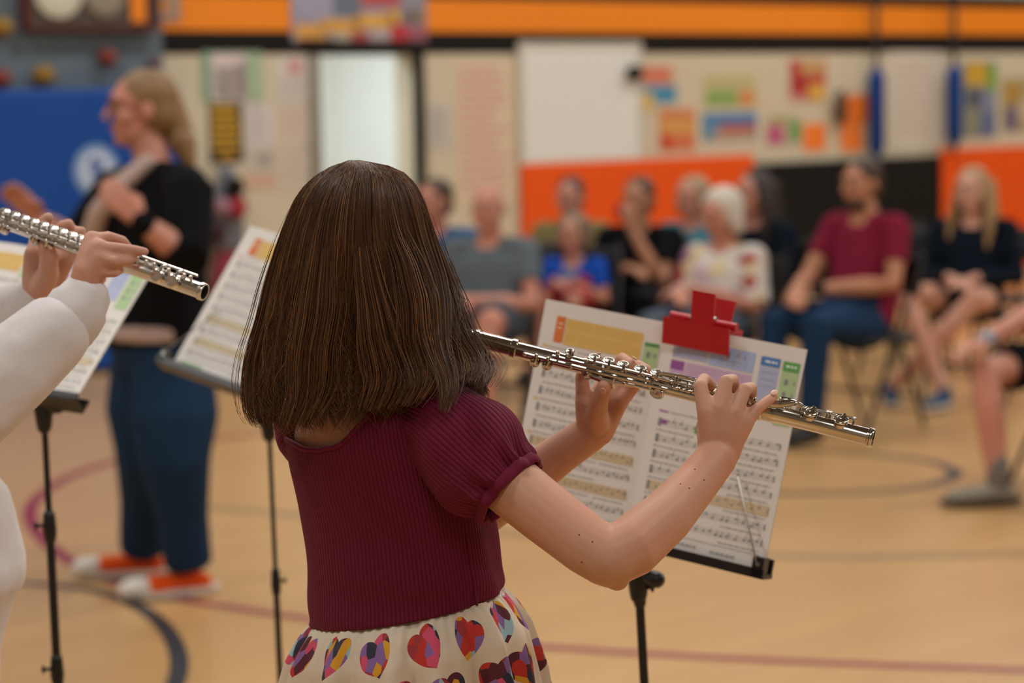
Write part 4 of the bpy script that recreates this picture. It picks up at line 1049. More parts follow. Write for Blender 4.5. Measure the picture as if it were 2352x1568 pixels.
aL = G(436, 1366); aR = G(328, 1324); J['anL'] = aL + z * .085; J['anR'] = aR + z * .085; J['tdL'] = np.array([-1, -.45, 0]); J['tdR'] = np.array([-1, -.12, 0])
J['curl'] = .35
t = Thing('person', (J['pelvis'][0], J['pelvis'][1], 0), 'smiling teacher in black cardigan and jeans, hands raised to conduct', 'person')
m_or = cloth('orange_canvas', 'e2561e')
r = figure(t, J, 1.03, SK['pink'], m_blackcloth, 'three', 'long', m_jeans, None, None, 1.2, voxel=.006, smile=.012, shirt_len=.02, sleeve_r=1.45, legw=1.3)
fw, up, sd = r[1:]
hs = hair_shapes(J['hc'], fw, up, sd, 1.03, 'short') + [tube([J['hc'] - fw * .08 + up * .03, J['hc'] - fw * .125 - up * .09, P(420, 330, Y - .02), P(438, 385, Y - .03)], [.05, .05, .045, .018], 12)]
t.put('hair', blob_mesh('hair', hs, .007, 3, .35, t.loc), hair_mat('teacher', '8a6a44'), sm=175)
for s in 'RL': shoe(t, J['an' + s], J['td' + s], 1.05, m_or, m_sole, None, 'shoe', m_sole)
# pale blouse panel between the cardigan fronts, hem below it
pan = [tube([P(338, 372, Y - .10), P(270, 430, Y - .13), P(225, 490, Y - .10), P(205, 560, Y - .06), P(225, 700, Y - .04)], [.028, .034, .036, .038, .05], 10)]
t.put('blouse', blob_mesh('blouse', pan + [tube([J['pelvis'] + z * .055, J['pelvis'] + z * .0], [.212, .218], 18, side=np.array([.3, -1, 0]), flat=.8, rnd=False)], .010, 3, .4, t.loc), cloth('blush', 'b9a29a'), sm=175)
g = [J['hc'] + sd * s * .031 + fw * .103 + up * .010 for s in (-1, 1)]
mb = MB()
for c in g:
    a = np.arange(13) * 2 * math.pi / 12
    mb.add(tube([c + sd * .022 * math.cos(q) + up * .017 * math.sin(q) for q in a], .0018, 6, rnd=False))
mb.add(tube([g[0] + sd * .02, g[1] - sd * .02], .0018, 6))
for s in (-1, 1): mb.add(tube([J['hc'] + sd * s * .053 + fw * .103 + up * .014, J['hc'] + sd * s * .080 + fw * .0 + up * .008], .0018, 6))
t.add('glasses', mb.geom(), mat('glasses_frame', '5a3a34', .3))
t.add('watch', tube([J['wrL'] - nrm(J['wrL'] - J['elL']) * .03, J['wrL'] - nrm(J['wrL'] - J['elL']) * .004], .036, 14), m_blackcloth)
# ------------------------------------------------------------------ player in white sweatshirt at the left edge
def px_tube(pts, rad, n=10): return tube([P(*q) for q in pts], rad, n)
J = {'pelvis': P(-290, 1430, 3.1), 'waist': P(-295, 1230, 3.1), 'chest': P(-315, 930, 3.1), 'neck': P(-400, 610, 3.1), 'hc': P(-488, 258, 3.06), 'fw': np.array([.3, .95, -.05]), 'up': np.array([-.1, 0, 1.0])}
J['shR'] = P(-165, 700, 2.98); J['shL'] = P(-590, 700, 3.24); J['elR'] = P(-165, 1015, 2.86); J['wrR'] = P(178, 705, 2.94); J['elL'] = P(-130, 880, 3.32); J['wrL'] = P(80, 695, 3.12)
J['hipR'] = P(-215, 1470, 3.06); J['hipL'] = P(-370, 1470, 3.14)
for s in 'RL':
    h = J['hip' + s]; J['an' + s] = np.array([h[0], h[1], .085]); J['kn' + s] = np.array([h[0], h[1] + .02, .50]); J['td' + s] = np.array([.3, .9, 0])
    J['hd' + s] = np.array([0, 0, 1.0]); J['pn' + s] = np.array([0, 1.0, 0])
ex = []
fr = .0098
for a in (((212, 552, 2.955), (250, 543, 2.965), (282, 553, 2.98), (296, 570, 2.99)), ((226, 570, 2.94), (274, 570, 2.942), (308, 574, 2.955), (332, 578, 2.968)),
          ((228, 594, 2.935), (262, 600, 2.93), (288, 598, 2.945), (304, 595, 2.96)), ((222, 616, 2.94), (242, 626, 2.932), (262, 626, 2.94), (276, 620, 2.952))):
    ex.append(px_tube(((182, 690, 2.94), ((182 + a[0][0]) / 2, (690 + a[0][1]) / 2, 2.938), a[0]), [.018, .0165, .0125])); ex.append(px_tube(a, [.0100, .0070, .0066, .0058]))
ex.append(px_tube(((182, 680, 2.95), (200, 648, 2.97), (226, 640, 2.985)), [.016, .013, .010]))
for a in (((78, 585, 3.09), (84, 540, 3.10), (100, 508, 3.09), (111, 499, 3.065)), ((104, 578, 3.09), (124, 542, 3.11), (146, 518, 3.09), (158, 514, 3.065)),
          ((130, 580, 3.09), (152, 552, 3.10), (174, 534, 3.08), (186, 531, 3.055)), ((150, 592, 3.08), (172, 572, 3.09), (192, 556, 3.07), (202, 554, 3.05))):
    ex.append(px_tube(((85, 690, 3.11), ((85 + a[0][0]) / 2, (690 + a[0][1]) / 2, 3.10), a[0]), [.018, .018, .0135])); ex.append(px_tube(a, [.0110, .0088, .0080, .0070]))
ex.append(px_tube(((95, 660, 3.09), (112, 625, 3.055), (112, 585, 3.035), (104, 566, 3.03)), [.016, .014, .012, .010]))
sx = [px_tube(((-165, 1015, 2.86), (-60, 925, 2.88), (40, 838, 2.9), (120, 768, 2.92)), [.062, .058, .054, .048], 14),
      px_tube(((-130, 880, 3.32), (-20, 780, 3.2), (40, 715, 3.14)), [.055, .048, .040], 12),
      px_tube(((-275, 1290, 3.09), (-275, 1330, 3.09), (-275, 1375, 3.09)), [.19, .188, .172], 16)]
t = Thing('person', (J['pelvis'][0], J['pelvis'][1], 0), 'flute player in white sweatshirt, only arms and side in view at the left edge', 'person')
m_sweat, b_, p_ = base_mat('white_fleece')
b_.L.new(b_.mix(b_.noise(30, 3, b_.coord()), lin('d6d1d0'), lin('e6e2e2')), p_.inputs['Base Color']); p_.inputs['Roughness'].default_value = .9
b_.L.new(b_.bump(b_.m('ADD', b_.noise(10, 2, b_.coord()), b_.m('MULTIPLY', b_.noise(500, 2, b_.coord()), .03)), .4, .03), p_.inputs['Normal'])
figure(t, J, 1.02, SK['pale'], m_sweat, 'long', 'long', cloth('greytrousers', '8a8a90'), ('long', hair_mat('brown', '3c2718'), .25), (m_whitecloth, m_sole), 1.02, voxel=.0027, dec=.25, it=3, extra=ex, hands=False, shirt_extra=sx, sleeve_r=1.2, shirt_len=.3, shirt_voxel=.009)
for w, d, r in ((P(176, 712, 2.94), P(215, 660, 2.945) - P(150, 760, 2.935), .034), (P(70, 702, 3.125), P(95, 670, 3.11) - P(50, 730, 3.14), .031)):
    d = nrm(d); t.add('cuff', tube([w - d * .025, w - d * .012, w + d * .006, w + d * .014], [r * 1.12, r * 1.15, r * 1.12, r * .98], 18), m_sweat, sm=175)

# ------------------------------------------------------------------ the girl
GY = 2.775
SC = FPX / GY
YAW = math.radians(33)
g_rt = np.array([math.cos(YAW), -math.sin(YAW), 0]); g_f = np.array([math.sin(YAW), math.cos(YAW), 0])
KEYS = np.array([  # cx, cy, half width (px), slope, depth
    (931, 1392, 224, -.22, 2.775), (926, 1330, 221, -.22, 2.775), (911, 1200, 213, -.20, 2.772), (888, 1080, 215, -.17, 2.77),
    (873, 1005, 215, -.15, 2.77), (866, 955, 206, -.15, 2.77), (864, 922, 182, -.15, 2.77), (860, 896, 140, -.14, 2.775), (852, 872, 88, -.12, 2.78), (848, 840, 78, -.08, 2.785)])
def key_at(v):
    v = np.clip(v, 0, len(KEYS) - 1); i = int(min(len(KEYS) - 2, math.floor(v))); q = v - i
    a = KEYS[max(0, i - 1)]; b = KEYS[i]; c = KEYS[i + 1]; d = KEYS[min(len(KEYS) - 1, i + 2)]
    return .5 * (2 * b + (c - a) * q + (2 * a - 5 * b + 4 * c - d) * q * q + (3 * b - a - 3 * c + d) * q ** 3)
def tpoint(v, psi, grow=0.0, flat=.70):
    cx, cy, hw, m, Y = key_at(v)
    c = P(cx, cy, Y); a = hw * Y / FPX / .921 + grow; b = a * flat + grow * (1 - flat)
    off = g_rt * (a * math.sin(psi)) - g_f * (b * math.cos(psi))
    return c + off + np.array([0, 0, -m * off[0]])
hc = P(836, 592, 2.775); hfw = nrm([.28, .95, -.10]); hup = np.array([.06, .02, 1.0])
sh = []
fw, up, sd = head_shapes(sh, hc, hfw, hup, .88)
sh.append(tube([P(846, 760, 2.78), P(850, 870, 2.785), P(855, 950, 2.78)], [.047, .047, .06], 14))
ps = np.arange(28) * 2 * math.pi / 28
sh.append(loft([np.array([tpoint(v, q, -.006) for q in ps]) for v in np.linspace(0, 9, 26)]))
# right arm and hand
ARM = .5
sh.append(px_tube(((1020, 985, 2.70), (1125, 1075, 2.665), (1250, 1176, 2.63), (1350, 1252, 2.60), (1398, 1280, 2.59)), [.036, .0360, .0345, .0335, .033], 18))
sh.append(px_tube(((1398, 1280, 2.59), (1450, 1256, 2.60), (1530, 1186, 2.635), (1600, 1108, 2.675), (1648, 1048, 2.70)), [.033, .0340, .0305, .0255, .0235], 18))
sh.append(px_tube(((1398, 1290, 2.59), (1417, 1328, 2.588)), [.026, .014], 12))
WR = (1652, 1042, 2.703)
FING = {'index': ((1622, 946, 2.700), (1608, 884, 2.712), (1617, 870, 2.732), (1634, 884, 2.748)),
        'middle': ((1653, 938, 2.698), (1668, 874, 2.708), (1683, 872, 2.735), (1688, 896, 2.752)),
        'ring': ((1686, 946, 2.700), (1711, 893, 2.710), (1726, 890, 2.732), (1727, 911, 2.748)),
        'little': ((1712, 968, 2.703), (1742, 936, 2.706), (1764, 920, 2.715), (1777, 911, 2.725))}
RAD = {'index': (.0108, .0083, .0076, .0066), 'middle': (.0108, .0085, .0078, .0068), 'ring': (.0106, .0082, .0074, .0064), 'little': (.0098, .0070, .0064, .0056)}
for k, a in FING.items():
    m0 = tuple(WR[i] * .45 + a[0][i] * .55 for i in range(3))
    sh.append(px_tube(((WR[0] + (a[0][0] - WR[0]) * .25, WR[1], WR[2]), m0, a[0]), [.0165, .0155, .0112], 12)); sh.append(px_tube(a, RAD[k], 12))
sh.append(px_tube(((1632, 1018, 2.712), (1622, 980, 2.735), (1630, 950, 2.765), (1645, 938, 2.778)), [.015, .0125, .0100, .0085], 10))
# left arm and hand
sh.append(px_tube(((705, 975, 2.86), (900, 1095, 2.92), (1080, 1190, 2.95)), [.042, .036, .033], 14))
sh.append(px_tube(((1080, 1190, 2.95), (1180, 1120, 2.925), (1290, 1040, 2.885), (1362, 990, 2.855)), [.033, .030, .0245, .0225], 16))
LW = (1366, 992, 2.852)
LF = (((1342, 925, 2.835), (1336, 866, 2.840), (1346, 832, 2.826), (1374, 825, 2.806)), ((1368, 915, 2.848), (1394, 862, 2.862), (1430, 822, 2.842), (1450, 837, 2.812)),
      ((1398, 914, 2.852), (1436, 872, 2.862), (1464, 838, 2.842), (1485, 849, 2.812)), ((1420, 926, 2.848), (1448, 896, 2.850), (1470, 868, 2.838), (1490, 868, 2.818)))
for i, a in enumerate(LF):
    m0 = tuple(LW[j] * .45 + a[0][j] * .55 for j in range(3))
    sh.append(px_tube(((LW[0] + (a[0][0] - LW[0]) * .25, LW[1], LW[2]), m0, a[0]), [.0165, .0165, .0118], 12)); sh.append(px_tube(a, (.0106, .0084, .0076, .0066), 12))
sh.append(px_tube(((1372, 972, 2.838), (1370, 945, 2.815), (1379, 912, 2.795), (1388, 888, 2.785)), [.0155, .0138, .0105, .0092], 12))
# hips, legs, feet
hips = P(945, 1520, 2.78); hipz = hips[2]
for s in (-1, 1):
    h = hips + g_rt * s * .072 - np.array([0, 0, .04]); k = np.array([h[0] + .01 * s, h[1] + .01, .46]); a = np.array([h[0] + .015 * s, h[1], .075])
    sh.append(tube([h, (h + k) / 2, k, k * .68 + a * .32, a], [.078, .066, .048, .047, .032], 14)); sh.append(tube([a, a + g_f * .10 - [0, 0, .03]], [.03, .026], 10))
sh.append(tube([P(931, 1392, 2.775), hips, hips - np.array([0, 0, .06])], [.105, .125, .12], 16, side=g_rt, flat=.75))
girl = Thing('person', (hips[0], hips[1], 0), 'girl in a maroon dress seen from behind, playing the flute', 'person')
m_gskin = skin_material('girl_skin', 'c99a80', .10)
gb = girl.put('body', blob_mesh('body', sh, .0023, 7, .32, girl.loc), m_gskin, sm=175)
face_parts(girl, gb, hc, fw, up, sd, .88, mat('brow', '4a3526', .8))
m_nail = pbr('fingernail', 'e0ac98', .3)
for tip, prev, nz in (((1779, 908, 2.722), (1764, 920, 2.715), (.1, -.5, .85)), ((1452, 831, 2.806), (1436, 822, 2.84), (.6, -.5, .6)), ((1389, 889, 2.776), (1379, 912, 2.79), (-.1, -1, .1)), ((1376, 822, 2.803), (1346, 832, 2.826), (.3, -.4, .8))):
    d = nrm(P(*tip) - P(*prev)); n = nrm(np.array(nz) - d * np.dot(nz, d)); girl.add('fingernail', ellipsoid(P(*tip) + n * .0052 - d * .001, (.0052, .0040, .0012), (d, np.cross(n, d), n), 12, 7), m_nail, gb, sm=175)
for s in (-1, 1):
    h = hips + g_rt * s * .072; shoe(girl, np.array([h[0] + .015 * s, h[1], .078]), g_f, .9, m_whitecloth, m_sole)

# ---- dress
def rib_material(name, c, depth=.9):
    m, b, p = base_mat(name)
    r = b.attr('rib'); tc = b.coord()
    h = b.m('POWER', b.m('ABSOLUTE', b.m('SINE', b.m('MULTIPLY', r, math.pi))), .45)
    fine = b.noise(900, 2, tc)
    hh = b.m('MULTIPLY_ADD', fine, .12, h)
    c = lin(c)
    b.L.new(b.mix(b.noise(12, 4, tc), tuple(x * .88 for x in c), tuple(x * 1.08 for x in c)), p.inputs['Base Color'])
    b.L.new(b.bump(hh, depth, .0020), p.inputs['Normal'])
    p.inputs['Roughness'].default_value = .8; p.inputs['Sheen Weight'].default_value = .05; p.inputs['Specular IOR Level'].default_value = .25
    p.inputs['Sheen Tint'].default_value = (.9, .35, .5, 1)
    return m
m_rib = rib_material('maroon_rib_knit', '6a1030', 1.0)
def grid_obj(name, V, attrs, m, closed=True, sm=175, parent=None):
    nv, nu = V.shape[:2]; f = []
    kk = nu if closed else nu - 1
    for i in range(nv - 1):
        for j in range(kk):
            k = (j + 1) % nu; f.append((i * nu + j, i * nu + k, (i + 1) * nu + k, (i + 1) * nu + j))
    me = new_mesh(name, (V.reshape(-1, 3) - girl.loc, f))
    for nm, arr in attrs.items():
        at = me.attributes.new(nm, 'FLOAT', 'POINT'); at.data.foreach_set('value', np.asarray(arr, float).ravel())
    return girl.put(name, me, m, parent, sm)
nk_x = [560, 640, 665, 700, 735, 775, 800, 830, 870, 940, 1010, 1100]; nk_y = [900, 980, 1010, 1030, 1036, 1030, 1012, 974, 932, 888, 862, 860]
def neck_v(psi):
    back = math.cos(psi) > -.25
    best = 8.2
    for v in np.linspace(2.5, 8.2, 58):
        x, y = proj(tpoint(v, psi))
        lim = np.interp(x, nk_x, nk_y) if back else 935
        if y < lim: best = v; break
    return best
NU, NVv = 200, 46
psis = -math.pi + (np.arange(NU) + .0) * 2 * math.pi / (NU - 1)
vm = np.array([neck_v(p) for p in psis]); 
for _ in range(3): vm = (np.roll(vm, 1) + vm * 2 + np.roll(vm, -1)) / 4
V = np.zeros((NVv, NU, 3)); RB = np.zeros((NVv, NU))
for j, p in enumerate(psis):
    for i in range(NVv):
        q = i / (NVv - 1); v = vm[j] * q
        wr = .0012 * math.sin(v * 5 + p * 3) * (1 - q) + .0030 * math.sin(p * 9 + v * 1.2) * max(0, math.sin(p - .6))
        V[i, j] = tpoint(v, p, .0035 + wr); RB[i, j] = p / (2 * math.pi) * 148
bod = grid_obj('bodice', V, {'rib': RB}, m_rib, closed=False)
so = bod.modifiers.new('thickness', 'SOLIDIFY'); so.thickness = .0018; so.offset = -1
girl.add('neck_band', tube(V[-1][::3], .0030, 8, rnd=False), m_rib, bod, sm=175)
# side seam on the right flank
best = min(np.linspace(.9, 2.2, 60), key=lambda q: abs(proj(tpoint(1.8, q))[0] - 1068))
girl.add('side_seam', tube([tpoint(v, best, .0042 + .0006 * math.sin(v * 9)) for v in np.linspace(.02, 3.1, 30)], .0016, 6), m_rib, bod, sm=175)
# small moles on the right arm
from mathutils.bvhtree import BVHTree
bv_ = BVHTree.FromPolygons([v.co[:] for v in gb.data.vertices], [p.vertices[:] for p in gb.data.polygons])
m_mole = pbr('brown_mole', '6a4030', .6)
for px_ in ((1336, 1291), (1361, 1244), (1563, 1111), (1583, 1121), (1617, 1102), (1596, 1077), (1330, 1228)):
    d_ = ray(*px_); h_ = bv_.ray_cast(Vector(CAM - girl.loc), Vector(nrm(d_)))
    if h_[0] is not None:
        n_ = np.array(h_[1]); a_ = nrm(np.cross(n_, [.1, .3, .9])); girl.add('mole', ellipsoid(np.array(h_[0]) + girl.loc, (.0011, .0011, .0004), (a_, np.cross(n_, a_), n_), 8, 5), m_mole, gb, sm=175)
# puff sleeves
def sleeve(axis, rads, side, seed, flat):
    C = np.array([P(*q) for q in axis]); k = len(C); n = 46; NA = 120
    tt = np.linspace(0, k - 1, n); c = np.stack([np.interp(tt, range(k), C[:, d]) for d in range(3)], 1)
    for _ in range(6): c[1:-1] = (c[:-2] + 2 * c[1:-1] + c[2:]) / 4
    r = np.interp(tt, range(k), rads)
    for _ in range(4): r[1:-1] = (r[:-2] + 2 * r[1:-1] + r[2:]) / 4
    tg = np.gradient(c, axis=0); V = np.zeros((n, NA, 3)); RB = np.zeros((n, NA)); s = nrm(side)
    ang = np.arange(NA) * 2 * math.pi / (NA - 1); rr = np.random.default_rng(seed); ph = rr.uniform(0, 6.28, 6)
    for i in range(n):
        t_ = nrm(tg[i]); s = nrm(s - t_ * np.dot(s, t_)); b_ = np.cross(t_, s); q = i / (n - 1)
        w = np.exp(-((q - .86) / .16) ** 2) * .0042; w2 = np.exp(-((q - .1) / .12) ** 2) * .002
        mod = w * (np.sin(ang * 9 + ph[0]) + .7 * np.sin(ang * 14 + ph[1] + q * 2)) + w2 * np.sin(ang * 11 + ph[2]) + .0030 * np.sin(ang * 2 + q * 7 + ph[3]) * math.sin(q * 3.1) + .0022 * np.sin(ang * 3 - q * 12 + ph[4]) * math.sin(q * 3.1)
        R_ = r[i] + mod
        V[i] = c[i] + (R_ * np.cos(ang))[:, None] * s + (R_ * flat * np.sin(ang))[:, None] * b_; RB[i] = ang / (2 * math.pi) * 66
    o = grid_obj('sleeve', V, {'rib': RB}, m_rib, closed=False)
    so = o.modifiers.new('thickness', 'SOLIDIFY'); so.thickness = .0018; so.offset = -1
    e = nrm(c[-1] - c[-3])
    me = MB(); 
    ring = V[-1]
    girl.add('cuff', tube(np.vstack([ring, ring[:2]])[::2] + e * .003, .0072, 10, side=e, flat=.45, rnd=False), m_rib, o, sm=175)
sleeve(((975, 962, 2.72), (1020, 985, 2.705), (1070, 1030, 2.684), (1115, 1075, 2.668), (1150, 1106, 2.66), (1163, 1118, 2.657)), [.046, .0575, .0635, .0600, .0495, .0455], np.array([0.7, 0, .7]), 3, 1.0)
sleeve(((735, 965, 2.83), (720, 985, 2.85), (770, 1020, 2.87), (810, 1045, 2.885), (830, 1056, 2.89)), [.040, .050, .054, .048, .042], np.array([0.7, 0, .7]), 4, 1.0)
# skirt with printed hearts
def heart_material():
    m, b, p = base_mat('heart_print_cloth')
    su, sv = b.attr('su'), b.attr('sv'); cw, rh, hs = .064, .054, .0222
    row = b.m('FLOOR', b.m('DIVIDE', sv, rh)); uo = b.m('ADD', b.m('DIVIDE', su, cw), b.m('MULTIPLY', b.m('FLOORED_MODULO', row, 2.0), .5)); col = b.m('FLOOR', uo)
    cb = b.new('ShaderNodeCombineXYZ'); b.put(cb.inputs[0], col); b.put(cb.inputs[1], row)
    wn = b.new('ShaderNodeTexWhiteNoise', noise_dimensions='2D'); b.L.new(cb.outputs[0], wn.inputs['Vector'])
    sp = b.new('ShaderNodeSeparateColor'); b.L.new(wn.outputs['Color'], sp.inputs[0]); r1, r2, r3 = sp.outputs
    lx = b.m('MULTIPLY', b.m('SUBTRACT', b.m('FRACT', uo), b.m('MULTIPLY_ADD', r2, .2, .4)), cw); ly = b.m('MULTIPLY', b.m('SUBTRACT', b.m('FRACT', b.m('DIVIDE', sv, rh)), b.m('MULTIPLY_ADD', r3, .12, .44)), rh)
    an = b.m('MULTIPLY', b.m('SUBTRACT', r1, .5), 1.0); cs, sn = b.m('COSINE', an), b.m('SINE', an)
    x = b.m('SUBTRACT', b.m('MULTIPLY', lx, cs), b.m('MULTIPLY', ly, sn)); y = b.m('ADD', b.m('MULTIPLY', lx, sn), b.m('MULTIPLY', ly, cs))
    hx = b.m('DIVIDE', x, hs * .88); hy = b.m('ADD', b.m('DIVIDE', y, -hs * .92), .12)
    x2 = b.m('MULTIPLY', hx, hx); y2 = b.m('MULTIPLY', hy, hy); g = b.m('SUBTRACT', b.m('ADD', x2, y2), 1.0)
    fn = b.m('SUBTRACT', b.m('MULTIPLY', b.m('MULTIPLY', g, g), g), b.m('MULTIPLY', x2, b.m('MULTIPLY', y2, hy)))
    mask = b.m('LESS_THAN', fn, 0.0)
    v2 = b.new('ShaderNodeCombineXYZ'); b.put(v2.inputs[0], b.m('ADD', x, b.m('MULTIPLY', r2, 3.0))); b.put(v2.inputs[1], b.m('MULTIPLY_ADD', r3, 3.0, b.m('MULTIPLY', y, .7)))
    vo = b.new('ShaderNodeTexVoronoi', voronoi_dimensions='2D'); vo.inputs['Scale'].default_value = 88; b.L.new(v2.outputs[0], vo.inputs['Vector'])
    s2 = b.new('ShaderNodeSeparateColor'); b.L.new(vo.outputs['Color'], s2.inputs[0])
    pal = ['551a2a', 'c02f22', 'd04a6a', '84609c', '28283c', '93b8c0', 'd69a1c', 'a03038', '2c2c40']
    c = b.ramp(s2.outputs[0], [(i / len(pal), lin(h)) for i, h in enumerate(pal)], 'CONSTANT')
    tc = b.coord(); cr = lin('dccdb8')
    b.L.new(b.mix(mask, b.mix(b.noise(20, 3, tc), tuple(q * .95 for q in cr), cr), c), p.inputs['Base Color'])
    p.inputs['Roughness'].default_value = .75; b.L.new(b.bump(b.noise(1100, 2, tc), .15, .0006), p.inputs['Normal'])
    return m
NS, NR = 360, 60
ps2 = -math.pi + np.arange(NS) * 2 * math.pi / (NS - 1); V = np.zeros((NR, NS, 3)); SU = np.zeros((NR, NS)); SV = np.zeros((NR, NS)); ph = rng.uniform(0, 6.28, 8)
prof_d = [0, .006, .02, .045, .09, .20, .46]; prof_g = [-.001, .006, .016, .028, .036, .052, .085]
for i in range(NR):
    d = .46 * (i / (NR - 1)) ** 1.5; gr = np.interp(d, prof_d, prof_g)
    for j, p in enumerate(ps2):
        am = .0030 + .016 * min(1, d / .10)
        mod = am * (.55 * math.sin(13 * p + ph[0] + .4 * math.sin(2 * p + ph[4])) + .35 * math.sin(21 * p + ph[1] + .6 * math.sin(3 * p)) ) + .0016 * math.exp(-d / .02) * math.sin(64 * p + ph[2])
        q = tpoint(0, p, gr + mod); V[i, j] = q + np.array([.03 * d + .0, 0, -d * .98]) + np.array([.0, 0, (q - P(931, 1392, 2.775))[0] * -.20 * min(1, d / .3)])
        SU[i, j] = p * .152; SV[i, j] = d - .002
grid_obj('skirt', V, {'su': SU, 'sv': SV}, heart_material(), closed=False)

# ---- hair
OUT = np.array([(366, 808, 812), (372, 790, 850), (380, 765, 892), (395, 738, 925), (410, 718, 942), (430, 698, 957), (460, 678, 972), (500, 660, 985), (560, 640, 1004), (650, 617, 1026), (750, 598, 1050), (800, 590, 1070), (850, 577, 1096), (900, 563, 1118), (950, 560, 1126), (1000, 566, 1126)], float)
def hair_pos(y, phi, rho):
    l = np.interp(y, OUT[:, 0], OUT[:, 1]); r = np.interp(y, OUT[:, 0], OUT[:, 2])
    hw = (r - l) / 2; cx = (l + r) / 2
    dome = np.minimum(1, hw / 182.0)
    hd = .112 * dome * np.interp(y, [560, 800, 950], [1, .93, .88])
    Yc = np.interp(y, [366, 430, 560, 800, 960], [2.735, 2.755, 2.772, 2.775, 2.765])
    return P(cx + hw * rho * np.sin(phi), y, Yc - hd * rho * np.cos(phi))
def hair_material():
    m, b, p = base_mat('brown_hair')
    s = b.attr('shade'); 
    c = b.ramp(s, [(0, lin('2c1b13')), (.4, lin('4c3020')), (.75, lin('704c32')), (1, lin('a0744c'))])
    b.L.new(c, p.inputs['Base Color']); p.inputs['Roughness'].default_value = .40; p.inputs['Specular IOR Level'].default_value = .40
    return m
m_hair = hair_material()
tip_x = [-1.0, -.8, -.5, -.1, .2, .5, .75, 1.0]; tip_y = [935, 966, 960, 944, 930, 915, 905, 890]
def strands(N, K, rho_lo, rho_hi, rad, seed, fly=0.0, wave=1.0):
    r = np.random.default_rng(seed)
    phi0 = r.uniform(-2.75, 2.75, N); rho = r.uniform(rho_lo, rho_hi, N)
    cl = r.uniform(-2.75, 2.75, 420); clr = r.uniform(-.045, .02, 420); clw = r.uniform(0, 6.28, (420, 3)); cls = r.uniform(.15, .75, 420); clt = r.normal(0, 11, 420)
    ci = np.argmin(np.abs(phi0[:, None] - cl[None] + r.normal(0, .03, (N, 1))), axis=1)
    y0 = 368 + 215 * r.uniform(0, 1, N) ** 1.7
    ph_end = np.where(np.abs(phi0) > 1.9, np.sign(phi0) * (1.55 + (np.abs(phi0) - 1.9) * .35), phi0)
    tip = np.interp(np.sin(ph_end), tip_x, tip_y) + clt[ci] + r.normal(0, 13, N) - np.where(r.random(N) < .18, r.uniform(0, 90, N), 0)
    tip = np.where(np.abs(ph_end) > 1.3, np.minimum(tip, 925 + r.normal(0, 15, N)), tip)
    t = np.linspace(0, 1, K)[None, :]
    y = y0[:, None] + (tip - y0)[:, None] * t
    g = np.clip((y - 400) / 420, 0, 1)
    phi = phi0[:, None] + (ph_end - phi0)[:, None] * np.clip((y - 380) / 200, 0, 1)
    end_cl = np.where(np.abs(cl) > 1.9, np.sign(cl) * (1.55 + (np.abs(cl) - 1.9) * .35), cl)
    phi = phi + (end_cl[ci][:, None] - phi) * (.62 * g ** 1.2)
    lowf = np.clip((y - 560) / 400, 0, 1)
    phi = phi + .066 * lowf * np.sin(y / 40 + clw[ci, 0][:, None]) + .046 * lowf * np.sin(y / 20 + clw[ci, 1][:, None]) + .022 * r.normal(0, 1, (N, 1)) * lowf * np.sin(y / 60 + clw[ci, 2][:, None])
    rh = rho[:, None] + clr[ci][:, None] * g + .034 * lowf * np.sin(y / 38 + clw[ci, 2][:, None]) + fly * r.uniform(0, 1, (N, 1)) * np.sin(t * 3 + r.uniform(0, 3, (N, 1)))
    rh = rh - np.clip((y - (tip[:, None] - 40)) / 40, 0, 1) * .05 * r.uniform(0, 1, (N, 1))
    if wave != 1.0:
        wp = r.uniform(0, 6.28, (N, 2)); phi = phi + wave * lowf * (.05 * np.sin(y / 30 + wp[:, :1]) + .03 * np.sin(y / 13 + wp[:, 1:])); rh = rh + wave * .012 * lowf * np.sin(y / 17 + wp[:, 1:])
    if fly: phi = phi + fly * 1.2 * r.normal(0, 1, (N, 1)) * np.sin(t * 2.6)
    p = hair_pos(y, phi, rh)
    sh_ = np.clip(cls[ci] * .6 + r.uniform(0, .55, N), 0, 1)
    rr = (rad * r.uniform(.7, 1.25, N))[:, None] * (1 - .45 * t ** 2)
    return p, rr, sh_
def strand_mesh(name, sets, m, parent):
    vs, fs, ss, base = [], [], [], 0
    for p, rr, sh_ in sets:
        N, K = p.shape[:2]
        tg = np.gradient(p, axis=1); tg /= np.linalg.norm(tg, axis=2)[..., None] + 1e-12
        s = np.cross(tg, np.array([.1, -1.0, .05])); s /= np.linalg.norm(s, axis=2)[..., None] + 1e-12
        b_ = np.cross(tg, s)
        ring = np.stack([p + rr[..., None] * (math.cos(a) * s + math.sin(a) * b_) for a in (math.pi / 2, math.pi * 7 / 6, math.pi * 11 / 6)], 2)   # N K 3 3
        vs.append(ring.reshape(-1, 3)); ss.append(np.repeat(sh_, K * 3))
        idx = base + (np.arange(N)[:, None, None] * K + np.arange(K - 1)[None, :, None]) * 3 + np.arange(3)[None, None, :]
        nx = base + (np.arange(N)[:, None, None] * K + np.arange(K - 1)[None, :, None]) * 3 + ((np.arange(3) + 1) % 3)[None, None, :]
        fs.append(np.stack([idx, nx, nx + 3, idx + 3], -1).reshape(-1, 4)); base += N * K * 3
    v = np.concatenate(vs) - girl.loc; f = np.concatenate(fs); sa = np.concatenate(ss)
    me = bpy.data.meshes.new(name)
    me.vertices.add(len(v)); me.vertices.foreach_set('co', v.ravel())
    me.loops.add(f.size); me.loops.foreach_set('vertex_index', f.ravel().astype(np.int32))
    me.polygons.add(len(f)); me.polygons.foreach_set('loop_start', (np.arange(len(f)) * 4).astype(np.int32))
    me.update(calc_edges=True)
    at = me.attributes.new('shade', 'FLOAT', 'POINT'); at.data.foreach_set('value', sa)
    return girl.put(name, me, m, parent, 175)
